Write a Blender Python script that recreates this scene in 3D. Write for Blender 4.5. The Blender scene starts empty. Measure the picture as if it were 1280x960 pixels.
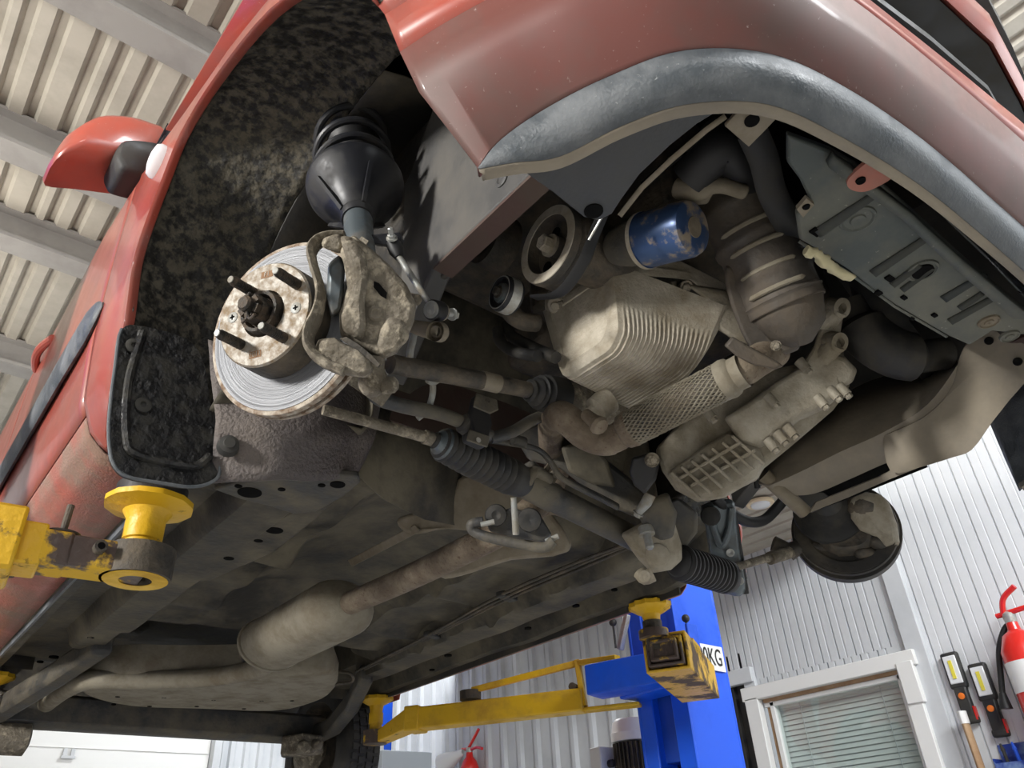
import bpy, math, random
from mathutils import Vector, Matrix, noise
random.seed(7)
C = bpy.context.scene.collection
scn = bpy.context.scene
PI = math.pi
# ------------------------------------------------------------------ camera, world, lights
CAM = Vector((-1.029, -0.821, 1.494))
RX = Vector((0.7733, -0.6319, -0.0489))      # camera right
RD = Vector((0.3108, 0.4446, -0.8401))       # camera down
RF = Vector((0.5526, 0.6349, 0.5403))        # camera forward
RX.normalize(); RD = (RD - RD.dot(RX)*RX).normalized(); RF = RX.cross(RD).normalized()
FOC = 964.0
cd = bpy.data.cameras.new('camera'); cam = bpy.data.objects.new('camera', cd); C.objects.link(cam)
cd.sensor_width = 36; cd.lens = FOC/1280*36; cd.clip_start = 0.02
m = Matrix.Identity(4)
for i in range(3):
    m[i][0] = RX[i]; m[i][1] = -RD[i]; m[i][2] = -RF[i]; m[i][3] = CAM[i]
cam.matrix_world = m
scn.camera = cam
w = bpy.data.worlds.new('world'); scn.world = w; w.use_nodes = True
w.node_tree.nodes['Background'].inputs[0].default_value = (0.86, 0.93, 1.0, 1)
w.node_tree.nodes['Background'].inputs[1].default_value = 0.45
scn.view_settings.view_transform = 'Standard'
scn.view_settings.look = 'None'
scn.view_settings.gamma = 1
scn.view_settings.use_curve_mapping = False
scn.view_settings.exposure = 0.0
def area(name, loc, target, size, energy, col=(1, 1, 1), sy=None):
    l = bpy.data.lights.new(name, 'AREA'); l.energy = energy; l.color = col
    l.size = size
    if sy: l.shape = 'RECTANGLE'; l.size_y = sy
    o = bpy.data.objects.new(name, l); C.objects.link(o); o.location = loc
    d = Vector(target) - Vector(loc); o.rotation_euler = d.to_track_quat('-Z', 'Y').to_euler()
    return o
area('wall_lamp_light', (-4.8, 0.15, 2.80), (-0.4, -.05, 2.28), 0.4, 265, (1.0, 0.97, 0.92), 0.6)
area('unseen_fill_light', (0.6, -3.0, 4.8), (3.2, 0.7, 2.3), 3.0, 420, (0.95, 0.98, 1.0), 1.4)  # unseen lamp added to brighten the office and right-hand walls
area('unseen_fill_light', (-2.8, -3.2, 4.8), (-2.2, -2.4, 0), 1.4, 60, (1, 0.98, 0.95), 0.5)  # unseen lamp added as general fill at the front left
area('unseen_fill_light', (2.2, 4.6, 4.8), (2.4, 5.0, 0), 1.4, 140, (0.95, 0.98, 1), 0.5)  # unseen lamp added as fill over the rear of the hall
area('unseen_fill_light', (-2.4, 3.6, 3.3), (-2.2, 3.6, 6), 1.4, 60, (1, 0.95, 0.88), 0.5)  # unseen upward lamp added to brighten the roof sheets

# ------------------------------------------------------------------ helpers
def ray(px, py): return RX*((px-640)/FOC) + RD*((py-480)/FOC) + RF
def A(px, py, ax, v):                         # point of a picture direction on a plane x / y / z = v
    i = 'xyz'.index(ax); d = ray(px, py); return CAM + d*((v-CAM[i])/d[i])
def AX(v, *pts): return [A(p[0], p[1], 'x', v) for p in pts]
def AY(v, *pts): return [A(p[0], p[1], 'y', v) for p in pts]
def AZ(v, *pts): return [A(p[0], p[1], 'z', v) for p in pts]
def V(*a): return Vector(a)
def lerp(a, b, t): return a + (b-a)*t
def interp(x, xs, ys):
    if x <= xs[0]: return ys[0]
    for i in range(len(xs)-1):
        if x <= xs[i+1]:
            return ys[i] + (ys[i+1]-ys[i])*(x-xs[i])/(xs[i+1]-xs[i])
    return ys[-1]
def spline(pts, n=6, closed=False):           # Catmull-Rom through points
    P = [Vector(p) for p in pts]; out = []; N = len(P)
    if N < 3 and not closed: 
        return [P[0].lerp(P[1], i/n) for i in range(n+1)]
    for i in range(N if closed else N-1):
        p0 = P[(i-1) % N] if closed or i > 0 else P[0]*2-P[1]
        p1 = P[i]; p2 = P[(i+1) % N]
        p3 = P[(i+2) % N] if closed or i+2 < N else P[-1]*2-P[-2]
        for k in range(n):
            t = k/n
            out.append(0.5*((2*p1)+(p2-p0)*t+(2*p0-5*p1+4*p2-p3)*t*t+(3*p1-p0-3*p2+p3)*t**3))
    if not closed: out.append(P[-1].copy())
    return out
def basis(d):
    d = Vector(d).normalized()
    u = d.cross(V(0, 0, 1))
    if u.length < 1e-3: u = d.cross(V(0, 1, 0))
    u.normalize(); return u, d.cross(u).normalized(), d
class MB:
    def __init__(s): s.v = []; s.f = []
    def add(s, vs, fs):
        b = len(s.v); s.v += [Vector(x) for x in vs]; s.f += [tuple(i+b for i in f) for f in fs]; return s
    def loft(s, rings, closed=True, caps=True):
        n = len(rings[0]); vs = [p for r in rings for p in r]; fs = []
        for i in range(len(rings)-1):
            for k in range(n if closed else n-1):
                k2 = (k+1) % n; fs.append((i*n+k, i*n+k2, (i+1)*n+k2, (i+1)*n+k))
        if caps and closed:
            fs.append(tuple(range(n-1, -1, -1))); fs.append(tuple((len(rings)-1)*n+k for k in range(n)))
        return s.add(vs, fs)
    def tube(s, path, r, seg=14, caps=True, flat=1.0, up=None):
        P = [Vector(p) for p in path]; N = len(P); rings = []
        d0 = (P[1]-P[0]).normalized(); u, v, _ = basis(d0)
        if up is not None:
            u = Vector(up) - Vector(up).dot(d0)*d0; u.normalize(); v = d0.cross(u)
        pd = d0
        for i in range(N):
            d = (P[min(i+1, N-1)]-P[max(i-1, 0)]).normalized()
            q = pd.rotation_difference(d); u = q @ u; v = q @ v; pd = d
            rr = r[i] if isinstance(r, (list, tuple)) else r
            rings.append([P[i]+(u*math.cos(2*PI*k/seg)+v*flat*math.sin(2*PI*k/seg))*rr for k in range(seg)])
        return s.loft(rings, True, caps)
    def lathe(s, o, ax, prof, seg=28, caps=True):   # prof: (distance along axis, radius)
        o = Vector(o); u, v, d = basis(ax)
        return s.loft([[o+d*h+(u*math.cos(2*PI*k/seg)+v*math.sin(2*PI*k/seg))*max(r, 1e-5) for k in range(seg)] for h, r in prof], True, caps)
    def prism(s, poly, vec):
        poly = [Vector(p) for p in poly]; vec = Vector(vec); n = len(poly)
        vs = poly + [p+vec for p in poly]
        fs = [tuple(range(n-1, -1, -1)), tuple(range(n, 2*n))] + [(k, (k+1) % n, n+(k+1) % n, n+k) for k in range(n)]
        return s.add(vs, fs)
    def box(s, c, size, ex=(1, 0, 0), ey=(0, 1, 0), ez=None):
        ex = Vector(ex).normalized(); ey = Vector(ey); ey = (ey-ey.dot(ex)*ex).normalized(); ez = ex.cross(ey)
        c = Vector(c); h = [x/2 for x in size]
        vs = [c+ex*(a*h[0])+ey*(b*h[1])+ez*(d*h[2]) for a in (-1, 1) for b in (-1, 1) for d in (-1, 1)]
        return s.add(vs, [(0, 1, 3, 2), (4, 6, 7, 5), (0, 4, 5, 1), (2, 3, 7, 6), (0, 2, 6, 4), (1, 5, 7, 3)])
    def beam(s, a, b, wd, ht, up=(0, 0, 1)):
        a = Vector(a); b = Vector(b); d = (b-a)
        ez = Vector(up)-Vector(up).dot(d.normalized())*d.normalized()
        return s.box((a+b)/2, (d.length, ht, wd), d, ez)
    def sphere(s, c, r, seg=16, rings=10, scale=(1, 1, 1)):
        c = Vector(c)
        return s.loft([[c+Vector((r*scale[0]*math.sin(PI*i/rings)*math.cos(2*PI*k/seg), r*scale[1]*math.sin(PI*i/rings)*math.sin(2*PI*k/seg), r*scale[2]*math.cos(PI*i/rings))) for k in range(seg)] for i in range(rings+1)], True, False)
    def bolt(s, o, ax, r, h, shaft=0):       # hex head with washer, axis pointing outwards
        u, v, d = basis(ax); o = Vector(o)
        s.lathe(o, ax, [(0, r*1.35), (h*.25, r*1.35), (h*.25, r*.6)], 18)
        s.loft([[o+d*z+(u*math.cos(PI/3*k)+v*math.sin(PI/3*k))*q for k in range(6)] for z, q in ((h*.25, r), (h*.9, r), (h, r*.85))])
        if shaft: s.lathe(o, ax, [(h, r*.5), (h+shaft, r*.5), (h+shaft*1.05, r*.4)], 12)
        return s
    def grid(s, rows): return s.loft(rows, False, False)
    def noise(s, amp, scale, seed=0):
        for i, p in enumerate(s.v):
            s.v[i] = p + Vector(noise.noise_vector(p*scale+Vector((seed, seed*1.7, 0))))*amp
        return s
ROOT = {}
def obj(name, mb, mat, parent=None, ang=35, bevel=0, solid=0, sub=0, offset=-1, seg=2):
    me = bpy.data.meshes.new(name); me.from_pydata(mb.v, [], mb.f); me.update()
    import bmesh
    b = bmesh.new(); b.from_mesh(me); bmesh.ops.remove_doubles(b, verts=b.verts, dist=1e-5)
    bmesh.ops.recalc_face_normals(b, faces=b.faces); b.to_mesh(me); b.free()
    me.materials.append(mat)
    me.shade_smooth(); me.set_sharp_from_angle(angle=math.radians(ang))
    o = bpy.data.objects.new(name, me); C.objects.link(o)
    if solid:
        k = o.modifiers.new('solid', 'SOLIDIFY'); k.thickness = solid; k.offset = offset
    if sub:
        k = o.modifiers.new('sub', 'SUBSURF'); k.levels = sub; k.render_levels = sub
    if bevel:
        k = o.modifiers.new('bevel', 'BEVEL'); k.width = bevel; k.segments = seg; k.limit_method = 'ANGLE'; k.angle_limit = math.radians(40)
    if parent is not None:
        o.parent = parent
        if parent.name in ROOT: o.matrix_parent_inverse = Matrix.Translation(-ROOT[parent.name])
    return o
def thing(name, label, cat, loc, group=None):
    o = bpy.data.objects.new(name, None); C.objects.link(o); o.location = loc; o.empty_display_size = .1
    ROOT[o.name] = Vector(loc); o['label'] = label; o['category'] = cat
    if group: o['group'] = group
    return o
def tag(o, label, cat, group=None):
    o['label'] = label; o['category'] = cat
    if group: o['group'] = group
    return o
def struct(name, mb, mat, **k):
    o = obj(name, mb, mat, **k); o['kind'] = 'structure'; return o

# ------------------------------------------------------------------ materials
def mat(name, col, rough=.5, metal=0, dirt=None, dscale=9, damt=.5, bump=0, bscale=60, coat=0, spots=None, sscale=40, samt=.6, rdirt=.9, contrast=.12, spec=.5):
    m = bpy.data.materials.new(name); m.use_nodes = True; nt = m.node_tree; N = nt.nodes; L = nt.links
    p = N['Principled BSDF']
    p.inputs['Base Color'].default_value = (*col, 1); p.inputs['Roughness'].default_value = rough; p.inputs['Metallic'].default_value = metal
    p.inputs['Specular IOR Level'].default_value = spec
    if coat: p.inputs['Coat Weight'].default_value = coat; p.inputs['Coat Roughness'].default_value = .08
    tc = N.new('ShaderNodeTexCoord')
    csock = None; rsock = None
    def layer(csock, rsock, c2, sc, amt, det, con, off, r2):
        mp = N.new('ShaderNodeMapping'); mp.inputs['Location'].default_value = (off, off*.7, off*1.3); L.new(tc.outputs['Object'], mp.inputs[0])
        nz = N.new('ShaderNodeTexNoise'); nz.inputs['Scale'].default_value = sc; nz.inputs['Detail'].default_value = det; nz.inputs['Roughness'].default_value = .65
        L.new(mp.outputs[0], nz.inputs['Vector'])
        mr = N.new('ShaderNodeMapRange'); c = 1-amt
        mr.inputs['From Min'].default_value = .32+.36*c-con; mr.inputs['From Max'].default_value = .32+.36*c+con
        L.new(nz.outputs['Fac'], mr.inputs['Value'])
        mx = N.new('ShaderNodeMix'); mx.data_type = 'RGBA'; L.new(mr.outputs[0], mx.inputs['Factor'])
        if csock is None: mx.inputs['A'].default_value = (*col, 1)
        else: L.new(csock, mx.inputs['A'])
        mx.inputs['B'].default_value = (*c2, 1)
        mr2 = N.new('ShaderNodeMix'); mr2.data_type = 'FLOAT'; L.new(mr.outputs[0], mr2.inputs['Factor'])
        if rsock is None: mr2.inputs[2].default_value = rough
        else: L.new(rsock, mr2.inputs[2])
        mr2.inputs[3].default_value = r2
        return mx.outputs['Result'], mr2.outputs[0], mr.outputs[0]
    if dirt:
        csock, rsock, f1 = layer(None, None, dirt, dscale, damt, 8, contrast, 3.1, rdirt)
        if metal:
            iv = N.new('ShaderNodeMath'); iv.operation = 'MULTIPLY_ADD'; iv.inputs[1].default_value = -metal; iv.inputs[2].default_value = metal
            L.new(f1, iv.inputs[0]); L.new(iv.outputs[0], p.inputs['Metallic'])
    if spots: csock, rsock, _ = layer(csock, rsock, spots, sscale, samt, 4, .06, 7.7, .9)
    if csock: L.new(csock, p.inputs['Base Color']); L.new(rsock, p.inputs['Roughness'])
    if bump:
        nb = N.new('ShaderNodeTexNoise'); nb.inputs['Scale'].default_value = bscale; nb.inputs['Detail'].default_value = 6
        L.new(tc.outputs['Object'], nb.inputs['Vector'])
        b = N.new('ShaderNodeBump'); b.inputs['Strength'].default_value = bump; b.inputs['Distance'].default_value = .006
        L.new(nb.outputs['Fac'], b.inputs['Height']); L.new(b.outputs[0], p.inputs['Normal'])
    return m
def emit(name, col, s):
    m = mat(name, col, .4); p = m.node_tree.nodes['Principled BSDF']
    p.inputs['Emission Color'].default_value = (*col, 1); p.inputs['Emission Strength'].default_value = s; return m
DUST = (.20, .165, .115)
M = {}
M['red'] = mat('red_paint', (.37, .066, .042), .32, 0, (.28, .085, .065), 5, .35, coat=.45, rdirt=.45, spots=(.5, .34, .28), sscale=190, samt=-.12)
M['redlow'] = mat('red_paint_dusty', (.38, .10, .07), .42, 0, (.25, .16, .12), 7, .55, coat=.1, bump=.35, bscale=200)
M['trimgrey'] = mat('grey_textured_plastic', (.072, .083, .093), .40, 0, (.16, .17, .178), 16, .4, bump=.2, bscale=260, spots=(.35, .36, .36), sscale=170, samt=-.12)
M['black'] = mat('black_plastic', (.018, .019, .021), .45, 0, (.05, .047, .04), 14, .4)
M['blackgloss'] = mat('black_gloss', (.012, .013, .016), .25, 0, (.04, .038, .034), 9, .3)
M['liner'] = mat('dirty_liner_plastic', (.014, .013, .011), .6, 0, (.095, .084, .062), 48, .46, bump=1.0, bscale=60, contrast=.07)
M['flap'] = mat('wet_black_flap', (.008, .008, .009), .35, 0, (.045, .042, .034), 34, .3, bump=.9, bscale=70)
M['under'] = mat('underbody_seal', (.024, .0215, .017), .6, 0, (.135, .118, .083), 6, .46, bump=.35, bscale=60)
M['underdk'] = mat('underbody_dark', (.03, .028, .026), .55, 0, (.10, .085, .06), 8, .35, bump=.3, bscale=70)
M['underred'] = mat('red_primer_metal', (.075, .04, .032), .6, 0, (.09, .07, .055), 9, .5, bump=.2)
M['stone'] = mat('stone_chip_coat', (.082, .069, .067), .5, 0, (.16, .135, .118), 7, .38, bump=.8, bscale=150)
M['apron'] = mat('grey_apron_coat', (.07, .069, .068), .55, 0, (.12, .112, .10), 7, .4, bump=.2)
M['redlow2'] = mat('red_paint_dust_shade', (.15, .048, .039), .42, 0, (.115, .062, .052), 6, .5, coat=.15, rdirt=.55, spots=(.4, .33, .3), sscale=170, samt=-.12)  # dusty red, darkened further so the lower band's shade is in the colour
M['alu'] = mat('dusty_cast_aluminium', (.52, .475, .39), .55, .25, (.27, .23, .165), 11, .45, bump=.3, bscale=200)
M['gear'] = mat('dusty_gearbox_casting', (.32, .29, .23), .6, .2, (.18, .152, .105), 12, .5, bump=.35, bscale=140)
M['iron'] = mat('dirty_cast_iron', (.185, .162, .125), .7, .1, (.095, .078, .054), 18, .48, bump=.7, bscale=120, spots=(.33, .29, .22), sscale=45, samt=.3)
M['irondk'] = mat('dark_cast_iron', (.05, .045, .038), .6, .2, (.13, .105, .075), 18, .4, bump=.4, bscale=120)
M['swept'] = None
M['steel'] = mat('machined_steel', (.80, .80, .80), .28, 1, None)
M['hub'] = mat('rusty_machined_hub', (.30, .28, .245), .5, .3, (.19, .13, .068), 75, .44, bump=.3, bscale=160, rdirt=.7)
M['rustedge'] = mat('rust_speckled_edge', (.45, .40, .33), .6, .3, (.16, .10, .06), 70, .5)
M['stud'] = mat('dark_stud_steel', (.035, .033, .03), .45, .6, (.10, .07, .045), 60, .4, bump=.4, bscale=300)
M['bright'] = mat('bright_zinc', (.50, .51, .49), .42, .7, (.35, .31, .25), 40, .25)
M['rust'] = mat('rusty_exhaust', (.13, .098, .068), .75, .2, (.215, .175, .125), 22, .45, bump=.4, bscale=150, spots=(.10, .06, .04), sscale=120, samt=.12)
M['exh'] = mat('dusty_exhaust_steel', (.235, .212, .160), .7, .15, (.155, .128, .088), 14, .4, bump=.25, bscale=120)
M['shield'] = mat('heat_shield', (.070, .063, .056), .5, .3, (.095, .076, .056), 8, .5, bump=.3, bscale=90)
M['rubber'] = mat('dusty_rubber', (.017, .017, .017), .55, 0, (.065, .058, .046), 16, .33, bump=.2)
M['rubberclean'] = mat('black_rubber', (.012, .012, .013), .55)
M['tyre'] = mat('tyre_rubber', (.02, .02, .021), .7, 0, (.05, .047, .04), 20, .4, bump=.2)
M['strut'] = mat('black_strut_enamel', (.012, .013, .017), .42, .1, (.035, .033, .03), 12, .3)
M['strutgrey'] = mat('grey_strut_tube', (.12, .145, .16), .35, .4, (.10, .09, .075), 20, .3)
M['zinc'] = mat('dull_zinc', (.30, .31, .30), .5, .4, (.22, .19, .14), 30, .4)
M['frame'] = mat('subframe_enamel', (.038, .038, .038), .5, .1, (.13, .113, .082), 9, .42, bump=.3, bscale=90)
M['splash'] = mat('dusty_splash_shield', (.16, .14, .112), .6, 0, (.27, .235, .18), 4.5, .55, bump=.15, bscale=60)
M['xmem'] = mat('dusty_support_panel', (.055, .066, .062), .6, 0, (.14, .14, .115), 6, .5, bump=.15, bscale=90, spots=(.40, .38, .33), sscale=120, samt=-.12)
M['tan'] = mat('mud_coated_bracket', (.22, .19, .14), .7, 0, (.15, .12, .08), 12, .4, bump=.3)
M['yellow'] = mat('worn_yellow_paint', (.72, .43, .015), .45, 0, (.06, .042, .035), 14, .14, bump=.35, bscale=60, contrast=.03)
M['yellowdirty'] = mat('scraped_yellow_paint', (.72, .43, .03), .5, 0, (.11, .075, .05), 9, .42, bump=.4, contrast=.04)
M['yellowclean'] = mat('yellow_paint', (.74, .45, .012), .42, 0, (.5, .29, .03), 9, .3, bump=.1)
M['yellowworn'] = mat('rubbed_steel_yellow', (.085, .06, .05), .45, .1, (.68, .42, .03), 11, .38, bump=.4, contrast=.03)
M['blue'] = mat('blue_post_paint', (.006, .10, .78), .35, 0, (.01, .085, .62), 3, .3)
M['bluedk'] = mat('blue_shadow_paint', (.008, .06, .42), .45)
M['filter'] = mat('blue_filter_paint', (.045, .085, .19), .30, .3, (.28, .23, .17), 30, .30, contrast=.05)
M['wall'] = mat('white_profiled_sheet', (.74, .76, .78), .4, 0, (.66, .68, .70), 3, .3)
M['wallgrey'] = mat('grey_profiled_sheet', (.62, .64, .66), .4, 0, (.55, .57, .59), 3, .3)
M['ceil'] = mat('cream_roof_sheet', (.46, .425, .36), .5, 0, (.37, .34, .285), 3, .35)
M['purlin'] = mat('grey_painted_purlin', (.31, .295, .275), .6, 0, (.26, .245, .23), 4, .4)
M['white'] = mat('white_plastic', (.82, .82, .80), .4)
M['floor'] = mat('grey_concrete_floor', (.42, .41, .39), .6, 0, (.34, .33, .31), 2.5, .5, bump=.05)
M['cabinet'] = mat('grey_blue_cabinet', (.40, .44, .48), .5)
M['extred'] = mat('extinguisher_red', (.70, .018, .012), .3, coat=.5)
M['wood'] = mat('pale_wood', (.45, .30, .17), .6, 0, (.36, .22, .12), 12, .5)
M['dark'] = mat('dark_void', (.006, .006, .006), .9, spec=.05)
M['panelblk'] = mat('grey_black_panel', (.042, .045, .048), .5, 0, (.065, .066, .066), 9, .4, bump=.15, bscale=200)
M['pressed'] = mat('pressing_shade_grey', (.03, .036, .034), .65, 0, (.06, .062, .052), 9, .4)  # darker panel grey: recess shade of the pressed channels put into the colour
M['glass'] = mat('cloudy_white_lens', (.80, .82, .84), .15)
M['orange'] = mat('orange_button', (.85, .20, .02), .5)
M['primer'] = mat('dull_red_tab', (.38, .13, .09), .6, 0, (.30, .16, .12), 12, .4)
# ------------------------------------------------------------------ the room
FZ = 0.4; CZ = 5.0; LZ = 3.17
def sheet(p0, d, up, length, height, nrm, prof, period):     # profiled sheet: prof = [(fraction of period, depth)]
    d = Vector(d); up = Vector(up); nrm = Vector(nrm); p0 = Vector(p0); a = []
    n = int(length/period)+1
    for k in range(n):
        for fr, dp in prof:
            s_ = (k+fr)*period
            if s_ <= length: a.append(p0+d*s_+nrm*dp)
    a.append(p0+d*length)
    mb = MB(); mb.loft([a, [q+up*height for q in a]], False, False); return mb
RIB = [(0, 0), (.40, 0), (.46, .03), (.62, .03), (.72, 0), (.84, 0), (.86, .006), (.90, 0)]
SID = [(0, 0), (.44, 0), (.47, -.006), (.53, -.006), (.56, 0), (.90, 0), (.92, -.014), (.98, -.014)]
b = MB(); b.box((0.5, 1, FZ-.05), (13, 14, .1)); struct('floor', b, M['floor'])
struct('ceiling', sheet((-5.2, -6, CZ), (1, 0, 0), (0, 1, 0), 11.5, 13.2, (0, 0, -1), [(0, 0), (.08, 0), (.13, .035), (.36, .035), (.41, 0), (.49, 0), (.54, .035), (.62, .035), (.67, 0), (.75, 0), (.80, .035), (.95, .035)], .40), M['ceil'], ang=20)
b = MB(); b.box((-5.1, 1, 2.6), (.1, 14, 5)); struct('wall_left', b, M['wall'])
b = MB(); b.box((.5, 7.12, 2.7), (11.5, .1, 5)); struct('wall_rear', b, M['wall'])
struct('wall_right', sheet((3.2, 2.66, FZ), (0, 1, 0), (0, 0, 1), 4.4, CZ-FZ, (-1, 0, 0), RIB, .2), M['wallgrey'], ang=20)
# office block: window wall (x = 3.2) and the wall with the extinguisher (y = 1.02)
def rib_rect(y0, y1, z0, z1, k): return sheet((3.2, y0, z0), (0, 1, 0), (0, 0, 1), y1-y0, z1-z0, (-1, 0, 0), SID, .1)
W0, W1, WZ, WB = 1.10, 1.95, 2.315, 1.35         # window opening
D0, D1, DZ = 2.05, 2.66, 2.43                    # door opening
b = MB()
for r in ((1.02, 2.66, DZ, LZ+.02), (1.02, W0, FZ, DZ), (W0, W1, WZ, DZ), (W0, W1, FZ, WB), (W1, D0, FZ, DZ)):
    q = rib_rect(*r, 0); b.add(q.v, q.f)
struct('wall_office', b, M['wallgrey'], ang=20)
b = MB(); q = sheet((3.2, -5.98, FZ), (0, 1, 0), (0, 0, 1), 7.0, CZ-FZ, (-1, 0, 0), [(0, 0), (.44, 0), (.46, -.003), (.50, -.003), (.52, 0), (.90, 0), (.92, -.012), (.98, -.012)], .1); b.add(q.v, q.f)
struct('wall_front', b, M['wall'], ang=20)
b = MB(); b.box((3.185, .985, 2.7), (.03, .10, 4.6)); struct('trim_1', b, M['wallgrey'], bevel=.003)
struct('ceiling_low', sheet((2.2, .98, LZ), (1, 0, 0), (0, 1, 0), 1.0, 4.0, (0, 0, -1), [(0, 0), (.5, 0), (.53, .012), (.75, .012), (.78, 0)], .13), M['ceil'], ang=20)
b = MB(); b.box((2.7, 2.98, LZ+.08), (1.02, 4.02, .12)); struct('trim_2', b, M['wallgrey'])
for y, zc, hh in ((1.74, 4.88, .2), (2.80, 4.88, .2), (3.55, 4.88, .2), (4.95, 4.88, .2), (.6, 4.88, .2)):
    b = MB(); b.box((.5, y, zc+.09), (11, .16, .02)); b.box((.5, y, zc), (11, .05, hh)); b.box((.5, y, zc-.1), (11, .16, .025))
    tag(obj('roof_beam', b, M['purlin']), {1.74: 'grey roof beam nearest the wheel arch, above the door mirror', 2.80: 'grey roof beam passing just behind the red door mirror', 3.55: 'grey roof beam below the door mirror in the picture', 4.95: 'farthest grey roof beam, low at the left edge', .6: 'grey roof beam directly above the red car'}[y], 'roof beam', 'roof beams')
# window with frame and blind
b = MB()
for c, s in (((3.17, (W0+W1)/2, WZ+.035), (.05, W1-W0+.22, .075)), ((3.17, W1+.05, 1.75), (.05, .09, 1.15)), ((3.17, W0-.04, 1.75), (.05, .08, 1.15)), ((3.165, W0-.05, WZ-.08), (.06, .085, .2))):
    b.box(c, s)
fw = struct('window_1', b, M['white'], bevel=.004)
b = MB(); b.box((3.23, (W0+W1)/2, WZ-.012), (.08, W1-W0, .02)); b.box((3.24, W1-.022, 1.8), (.06, .03, 1.0)); obj('timber_lining', b, M['wood'], fw, bevel=.003)
b = MB(); b.box((3.22, W1-.05, 1.8), (.05, .03, 1.0)); b.box((3.22, W0+.02, 1.8), (.05, .03, 1.0)); b.box((3.22, (W0+W1)/2, WZ-.035), (.05, W1-W0, .025)); obj('sash', b, M['white'], fw, bevel=.004)
gm = bpy.data.materials.new('window_glass'); gm.use_nodes = True; nt = gm.node_tree
g = nt.nodes.new('ShaderNodeBsdfGlossy'); g.inputs['Roughness'].default_value = .03
t_ = nt.nodes.new('ShaderNodeBsdfTransparent'); t_.inputs[0].default_value = (.92, .96, .95, 1); mx = nt.nodes.new('ShaderNodeMixShader'); mx.inputs[0].default_value = .1
nt.links.new(t_.outputs[0], mx.inputs[1]); nt.links.new(g.outputs[0], mx.inputs[2]); nt.links.new(mx.outputs[0], nt.nodes['Material Output'].inputs[0])
b = MB(); b.box((3.215, (W0+W1)/2, 1.82), (.006, W1-W0-.08, .95)); obj('pane', b, gm, fw)
bl = thing('window_blind', 'white slatted blind hanging inside the office window', 'blind', (3.26, (W0+W1)/2, WZ-.05))
b = MB()
for k in range(36):
    z = WZ-.06-k*.027; b.box((3.262, (W0+W1)/2, z), (.0245, W1-W0-.09, .0015), (.32, 0, 1), (0, 1, 0))
obj('slats', b, M['white'], bl)
b = MB(); b.box((3.262, (W0+W1)/2, WZ-.045), (.03, W1-W0-.09, .03)); obj('head_rail', b, M['white'], bl)
for yy in (W0+.16, W1-.2):
    b = MB(); b.tube([(3.245, yy, WZ-.05), (3.245, yy, 1.4)], .002, 6); obj('cord', b, M['wallgrey'], bl)
b = MB(); b.box((4.6, (W0+W1)/2, 1.85), (.02, W1-W0+1.6, 2.2)); struct('trim_3', b, M['white'])
# dark doorway
b = MB(); b.box((3.19, D0-.042, 1.4), (.03, .08, 2.0+.1)); b.box((3.18, (D0+D1)/2, DZ+.03), (.05, D1-D0+.16, .085)); b.box((3.19, D1+.03, 1.4), (.03, .07, 2.1)); struct('door_1', b, M['wallgrey'], bevel=.004)
b = MB(); q = sheet((3.22, D0-.04, FZ), (0, 1, 0), (0, 0, 1), .85, 2.2, (-1, 0, 0), [(0, 0), (.4, 0), (.45, .02), (.6, .02), (.65, 0)], .09); b.add(q.v, q.f)
cu = tag(obj('doorway_backdrop', b, M['black'], ang=20), 'added black curtain filling the narrow doorway behind the blue post', 'backdrop')  # black sheet added in place of the doorway's unlit depth
# round ceiling lamp
p = A(950, 628, 'z', LZ-.012); lt = thing('ceiling_lamp', 'round cream ceiling lamp on the low ribbed ceiling', 'lamp', p)
b = MB(); b.lathe(p, (0, 0, -1), [(0, .075), (.012, .075), (.016, .068), (.014, .055)], 28); obj('bezel', b, mat('cream_lamp_bezel', (.75, .62, .42), .4), lt)
b = MB(); b.lathe(p+V(0, 0, -.010), (0, 0, -1), [(0, .055), (.012, .05), (.02, .02), (.021, 0)], 24); obj('diffuser', b, M['glass'], lt)
# sectional garage door
gd = thing('garage_door', 'white sectional garage door in the rear wall under the car', 'garage door', (0, 7.0, FZ))
for k in range(6):
    z = FZ+.235+k*.47-.02
    if k > 4: continue
    b = MB(); b.box((.1, 7.0, z), (3.4, .06, .46)); b.box((.1, 6.965, z+.11), (3.4, .012, .006)); obj('panel', b, M['white'], gd, bevel=.006)
b = MB(); 
for dx in (-.03, .03): b.box((.62+dx, 6.955, 2.56), (.03, .02, .075))
b.box((.62, 6.945, 2.53), (.11, .015, .022)); obj('hinge', b, M['wallgrey'], gd, bevel=.003)
b = MB(); b.box((1.84, 6.93, 1.8), (.07, .12, 3.0)); b.box((1.90, 6.95, 1.8), (.02, .1, 3.0)); obj('track', b, M['wallgrey'], gd)
b = MB(); q = sheet((1.95, 7.02, FZ), (1, 0, 0), (0, 0, 1), 1.2, 3.6, (0, -1, 0), [(0, 0), (.3, 0), (.4, .03), (.7, .03), (.8, 0)], .14); b.add(q.v, q.f); struct('trim_4', b, M['wallgrey'], ang=20)
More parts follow.
